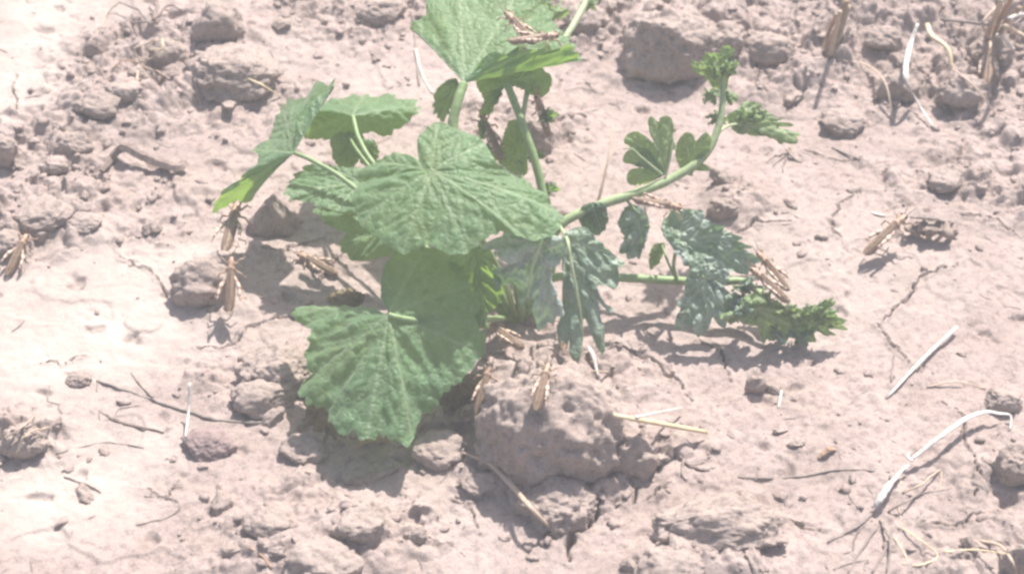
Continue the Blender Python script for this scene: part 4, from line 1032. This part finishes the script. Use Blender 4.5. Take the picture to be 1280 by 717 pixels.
# ------------------------------------------------------------------ grasshoppers
def locust_meshes(pose):
    sp = pose
    verts, rad, edges, cls = [], [], [], []
    def v(x, y, z, rx, ry=None):
        verts.append((x, y, z)); rad.append((rx, ry or rx)); return len(verts)-1
    spine = [v(0, .475, .085, .036, .05), v(0, .425, .115, .058, .068), v(0, .345, .125, .06, .066), v(0, .25, .128, .07, .074), v(0, .13, .122, .07, .072), v(0, 0, .112, .062, .064), v(0, -.14, .1, .052, .055), v(0, -.28, .09, .04, .042), v(0, -.37, .085, .022, .024)]
    for a, b in zip(spine, spine[1:]): edges.append((a, b)); cls.append('body')
    def chain(start, pts, names):
        p = start
        for (x, y, z, r), nme in zip(pts, names):
            k = v(x, y, z, r); edges.append((p, k)); cls.append(nme); p = k
    for s in (-1, 1):
        chain(spine[2], [(s*.085, .36, .085, .02), (s*.15, .42+.02*sp, .11, .017), (s*.19, .47, .015, .011), (s*.205, .53, .008, .009)], ['leg']*4)
        chain(spine[3], [(s*.095, .22, .08, .02), (s*.19, .20-.03*sp, .12, .017), (s*.24, .13, .015, .011), (s*.27, .17, .008, .009)], ['leg']*4)
        w = 1+.5*sp
        chain(spine[4], [(s*.085, .06, .11, .038), (s*.105*w, -.06, .15, .044), (s*.12*w, -.18, .18, .03), (s*.128*w, -.30, .205, .019), (s*.135*w, -.31, .185, .014), (s*.16*w, -.24, .07, .011), (s*.175*w, -.2, .012, .01), (s*.18*w, -.28, .008, .009)],
              ['femur', 'femur', 'femur', 'femur', 'shin', 'shin', 'shin', 'shin'])
    S = 0.05
    me = bpy.data.meshes.new('locust_skin')
    me.from_pydata([tuple(c*S for c in p) for p in verts], edges, [])
    o = bpy.data.objects.new('tmp', me); col.objects.link(o)
    sk = o.modifiers.new('skin', 'SKIN'); sk.use_smooth_shade = True
    ss = o.modifiers.new('sub', 'SUBSURF'); ss.levels = 2; ss.render_levels = 2
    if not me.skin_vertices: me.attributes.new('', 'FLOAT', 'POINT') if False else None
    lay_ = me.skin_vertices[0].data if len(me.skin_vertices) else None
    if lay_ is None:
        bm = bmesh.new(); bm.from_mesh(me); bm.verts.layers.skin.verify(); bm.to_mesh(me); bm.free()
        lay_ = me.skin_vertices[0].data
    for k, r in enumerate(rad):
        lay_[k].radius = (r[0]*S, r[1]*S); lay_[k].use_root = (k == spine[3])
    dg = bpy.context.evaluated_depsgraph_get()
    bm_me = bpy.data.meshes.new_from_object(o.evaluated_get(dg))
    bpy.data.objects.remove(o)
    bm_me.name = 'body'
    nV = len(bm_me.vertices)
    P = np.empty(nV*3); bm_me.vertices.foreach_get('co', P); P = P.reshape(-1, 3)/S
    best = np.full(nV, 9.0); ci = np.zeros(nV, int)
    VV = np.array(verts)
    for k, (a, b) in enumerate(edges):
        ab = VV[b]-VV[a]; t = np.clip((P-VV[a])@ab/(ab@ab), 0, 1)
        d = np.linalg.norm(P-VV[a]-t[:, None]*ab, axis=1)/(0.5*(rad[a][0]+rad[b][0]))
        m = d < best; best[m] = d[m]; ci[m] = k
    C = np.zeros((nV, 3))
    pal = {'body': (.36, .235, .165), 'leg': (.40, .28, .20), 'femur': (.64, .51, .41), 'shin': (.44, .28, .21)}
    for k in range(nV): C[k] = pal[cls[ci[k]]]
    fem = np.array([cls[c] == 'femur' for c in ci])
    bar = (np.sin(P[:, 1]*46) > .35) & fem
    C[bar] = (.27, .17, .12)
    bod = np.array([cls[c] == 'body' for c in ci])
    C[bod & (P[:, 2] < .09)] = (.55, .42, .30)                      # paler belly
    C[bod & (P[:, 1] > .12) & (P[:, 1] < .36) & (np.abs(P[:, 0]) < .015)] = (.5, .34, .22)   # pale line on the neck shield
    C[bod & (P[:, 1] > .38)] = (.42, .26, .18)
    cattr(bm_me, 'col', C)
    bm_me.materials.clear(); bm_me.materials.append(M_BODY)
    # wing covers
    wings = []
    for s in (-1, 1):
        ny_, nx_ = 28, 8
        V = []
        for i in range(ny_+1):
            t = i/ny_; y = .255-.78*t
            wdt = (.35+.65*min(1, t*5))*(1 if t < .8 else 1-.75*((t-.8)/.2)**2)
            for j in range(nx_+1):
                a = j/nx_
                x = s*(.004+.088*wdt*math.sin(a*1.45)); z = .205-.035*t-.105*wdt*(1-math.cos(a*1.5)) + .004*s
                if t > .7: z -= .05*(t-.7)
                V.append((x*S, y*S, (z+.003*math.sin(9*a+40*t))*S))
        V = np.array(V); idx_ = np.arange((ny_+1)*(nx_+1)).reshape(ny_+1, nx_+1)
        Q = np.stack([idx_[:-1, :-1], idx_[:-1, 1:], idx_[1:, 1:], idx_[1:, :-1]], -1).reshape(-1, 4)
        V2 = V.copy(); V2[:, 2] -= .006*S
        Q2 = Q[:, ::-1]+len(V)
        edge = np.concatenate([idx_[0], idx_[1:, -1], idx_[-1, ::-1][1:], idx_[::-1, 0][1:]])
        E = np.stack([edge[:-1], edge[1:], edge[1:]+len(V), edge[:-1]+len(V)], -1)
        w_ = mesh_np('wing', np.vstack([V, V2]), [Q, Q2, E]); w_.materials.append(M_WING); wings.append(w_)
    ants, eyes = [], []
    for s in (-1, 1):
        V, Q, T3 = tube_data(np.array([(s*.022, .47, .13), (s*.05, .56, .18), (s*(.085+.04*sp), .70, .215)])*S, [.008*S, .007*S, .004*S], sides=6, n=8)
        a_ = mesh_np('antenna', V, [Q, T3]); a_.materials.append(M_WING); ants.append(a_)
        V0, F = ICO[3]
        e_ = mesh_np('eye', (V0*np.array((.022, .03, .034))+np.array((s*.05, .435, .145)))*S, [F]); e_.materials.append(M_EYE); eyes.append(e_)
    return bm_me, wings, ants, eyes

KIT = [locust_meshes(0.0), locust_meshes(1.0)]

def locust(label, head, tail, kit=0, up=None, roll=0.0, scale=None, lift=0.0):
    """head and tail: (px, py[, height]) - without a height the point rests on what is seen there"""
    def place(p):
        if len(p) > 2: return np.array(at(*p)), np.array((0, 0, 1.0))
        return hit(p[0], p[1])
    (h, n1), (t, n2) = place(head), place(tail)
    ax = Vector(h-t); L = ax.length
    u = Vector(up) if up is not None else (Vector(n1)+Vector(n2)+Vector((0, 0, 1.5)))
    y = ax.normalized()
    x = y.cross(u).normalized(); z = x.cross(y).normalized()
    if roll: 
        q = Quaternion(y, roll); x = q@x; z = q@z
    S = (scale or max(.036, min(.062, L/0.98*1.0)))/0.05
    c = Vector((h+t)/2) + z*lift
    M = Matrix((x, y, z)).transposed().to_4x4()
    e = empty('grasshopper', (0, 0, 0))
    e.matrix_world = Matrix.Translation(c) @ M @ Matrix.Scale(S, 4)
    tag(e, label, 'grasshopper', 'grasshoppers')
    b, ws, an, ey = KIT[kit]
    for me, nm in [(b, 'body')]+[(w, 'wing_cover') for w in ws]+[(a, 'antenna') for a in an]+[(k, 'eye') for k in ey]:
        o = bpy.data.objects.new(nm, me); col.objects.link(o); o.parent = e
        me.polygons.foreach_set('use_smooth', np.ones(len(me.polygons), dtype=bool))
    return e

locust('grasshopper seen from behind climbing the large pitted clod', (684, 464), (668, 520), lift=.007)
locust('grasshopper wedged between the large pitted clod and the large front leaf', (614, 458, .046), (598, 515, .03))
locust('grasshopper with spread legs in the leaf shade beside the rounded crumbly clod', (291, 322, .034), (287, 390, .012), 1)
locust('grasshopper climbing above another in front of the cone-shaped clod', (299, 258, .03), (282, 318, .022), 1)
locust('sunlit grasshopper alone on the pale crust', (34, 296), (10, 344), 1)
locust('grasshopper sitting across the crest of the tall upper leaf, head towards the leaf stalk side', (634, 24, .168), (664, 56, .162))
locust('grasshopper lying along the toothed margin of the tall upper leaf', (698, 51, .162), (636, 58, .166))
locust('grasshopper clinging under the watermelon vine beside a bluish leaf', (850, 266, .082), (790, 254, .09))
locust('grasshopper feeding on the trailing watermelon tip, nearer the bluish leaf', (934, 338, .05), (982, 380, .034))
locust('second grasshopper behind the feeding one at the trailing watermelon tip', (946, 322, .04), (978, 360, .026))
locust('tan grasshopper perched on open soil beside the dark rotting husk', (1134, 274, .022), (1082, 322, .008))
locust('dark shaded grasshopper below the bundle of brown stubble', (1236, 58, .012), (1232, 116, .004))
locust('grasshopper in deep shade under the blue green lobed leaf with pale midrib', (706, 392, .02), (704, 440, .014))
locust('yellowish grasshopper in the shade between front leaf and plant stem', (608, 408, .016), (648, 436, .01))
locust('grasshopper in shade on cracked soil under the drooping left leaves', (372, 322), (420, 346), 1)
locust('grasshopper in the heart of the melon plant behind the broad centre leaf', (606, 160, .10), (618, 186, .09), 0)
locust('grasshopper hidden behind the upright stalk of the upper melon leaf', (666, 128, .12), (676, 158, .10), 0)

# ------------------------------------------------------------------ added haze volume imitating the milky lens veil
hz, hnt, hout = new_mat('lens_veil_haze')
pv = hnt.nodes.new('ShaderNodeVolumePrincipled')
pv.inputs['Color'].default_value = (0.97, 0.97, 0.98, 1)
pv.inputs['Density'].default_value = 0.075
hnt.links.new(pv.outputs[0], hout.inputs['Volume'])
HB = np.array([(x, y, z) for z in (-1.2, 1.25) for y in (-8.6, 8.6) for x in (-8.6, 8.6)], dtype=float)
HF = np.array([(0, 2, 3, 1), (4, 5, 7, 6), (0, 1, 5, 4), (2, 6, 7, 3), (0, 4, 6, 2), (1, 3, 7, 5)])
tag(link('haze', mesh_np('haze', HB, [HF]), hz, smooth=False), 'added haze volume imitating a milky lens veil', 'haze', kind='stuff')
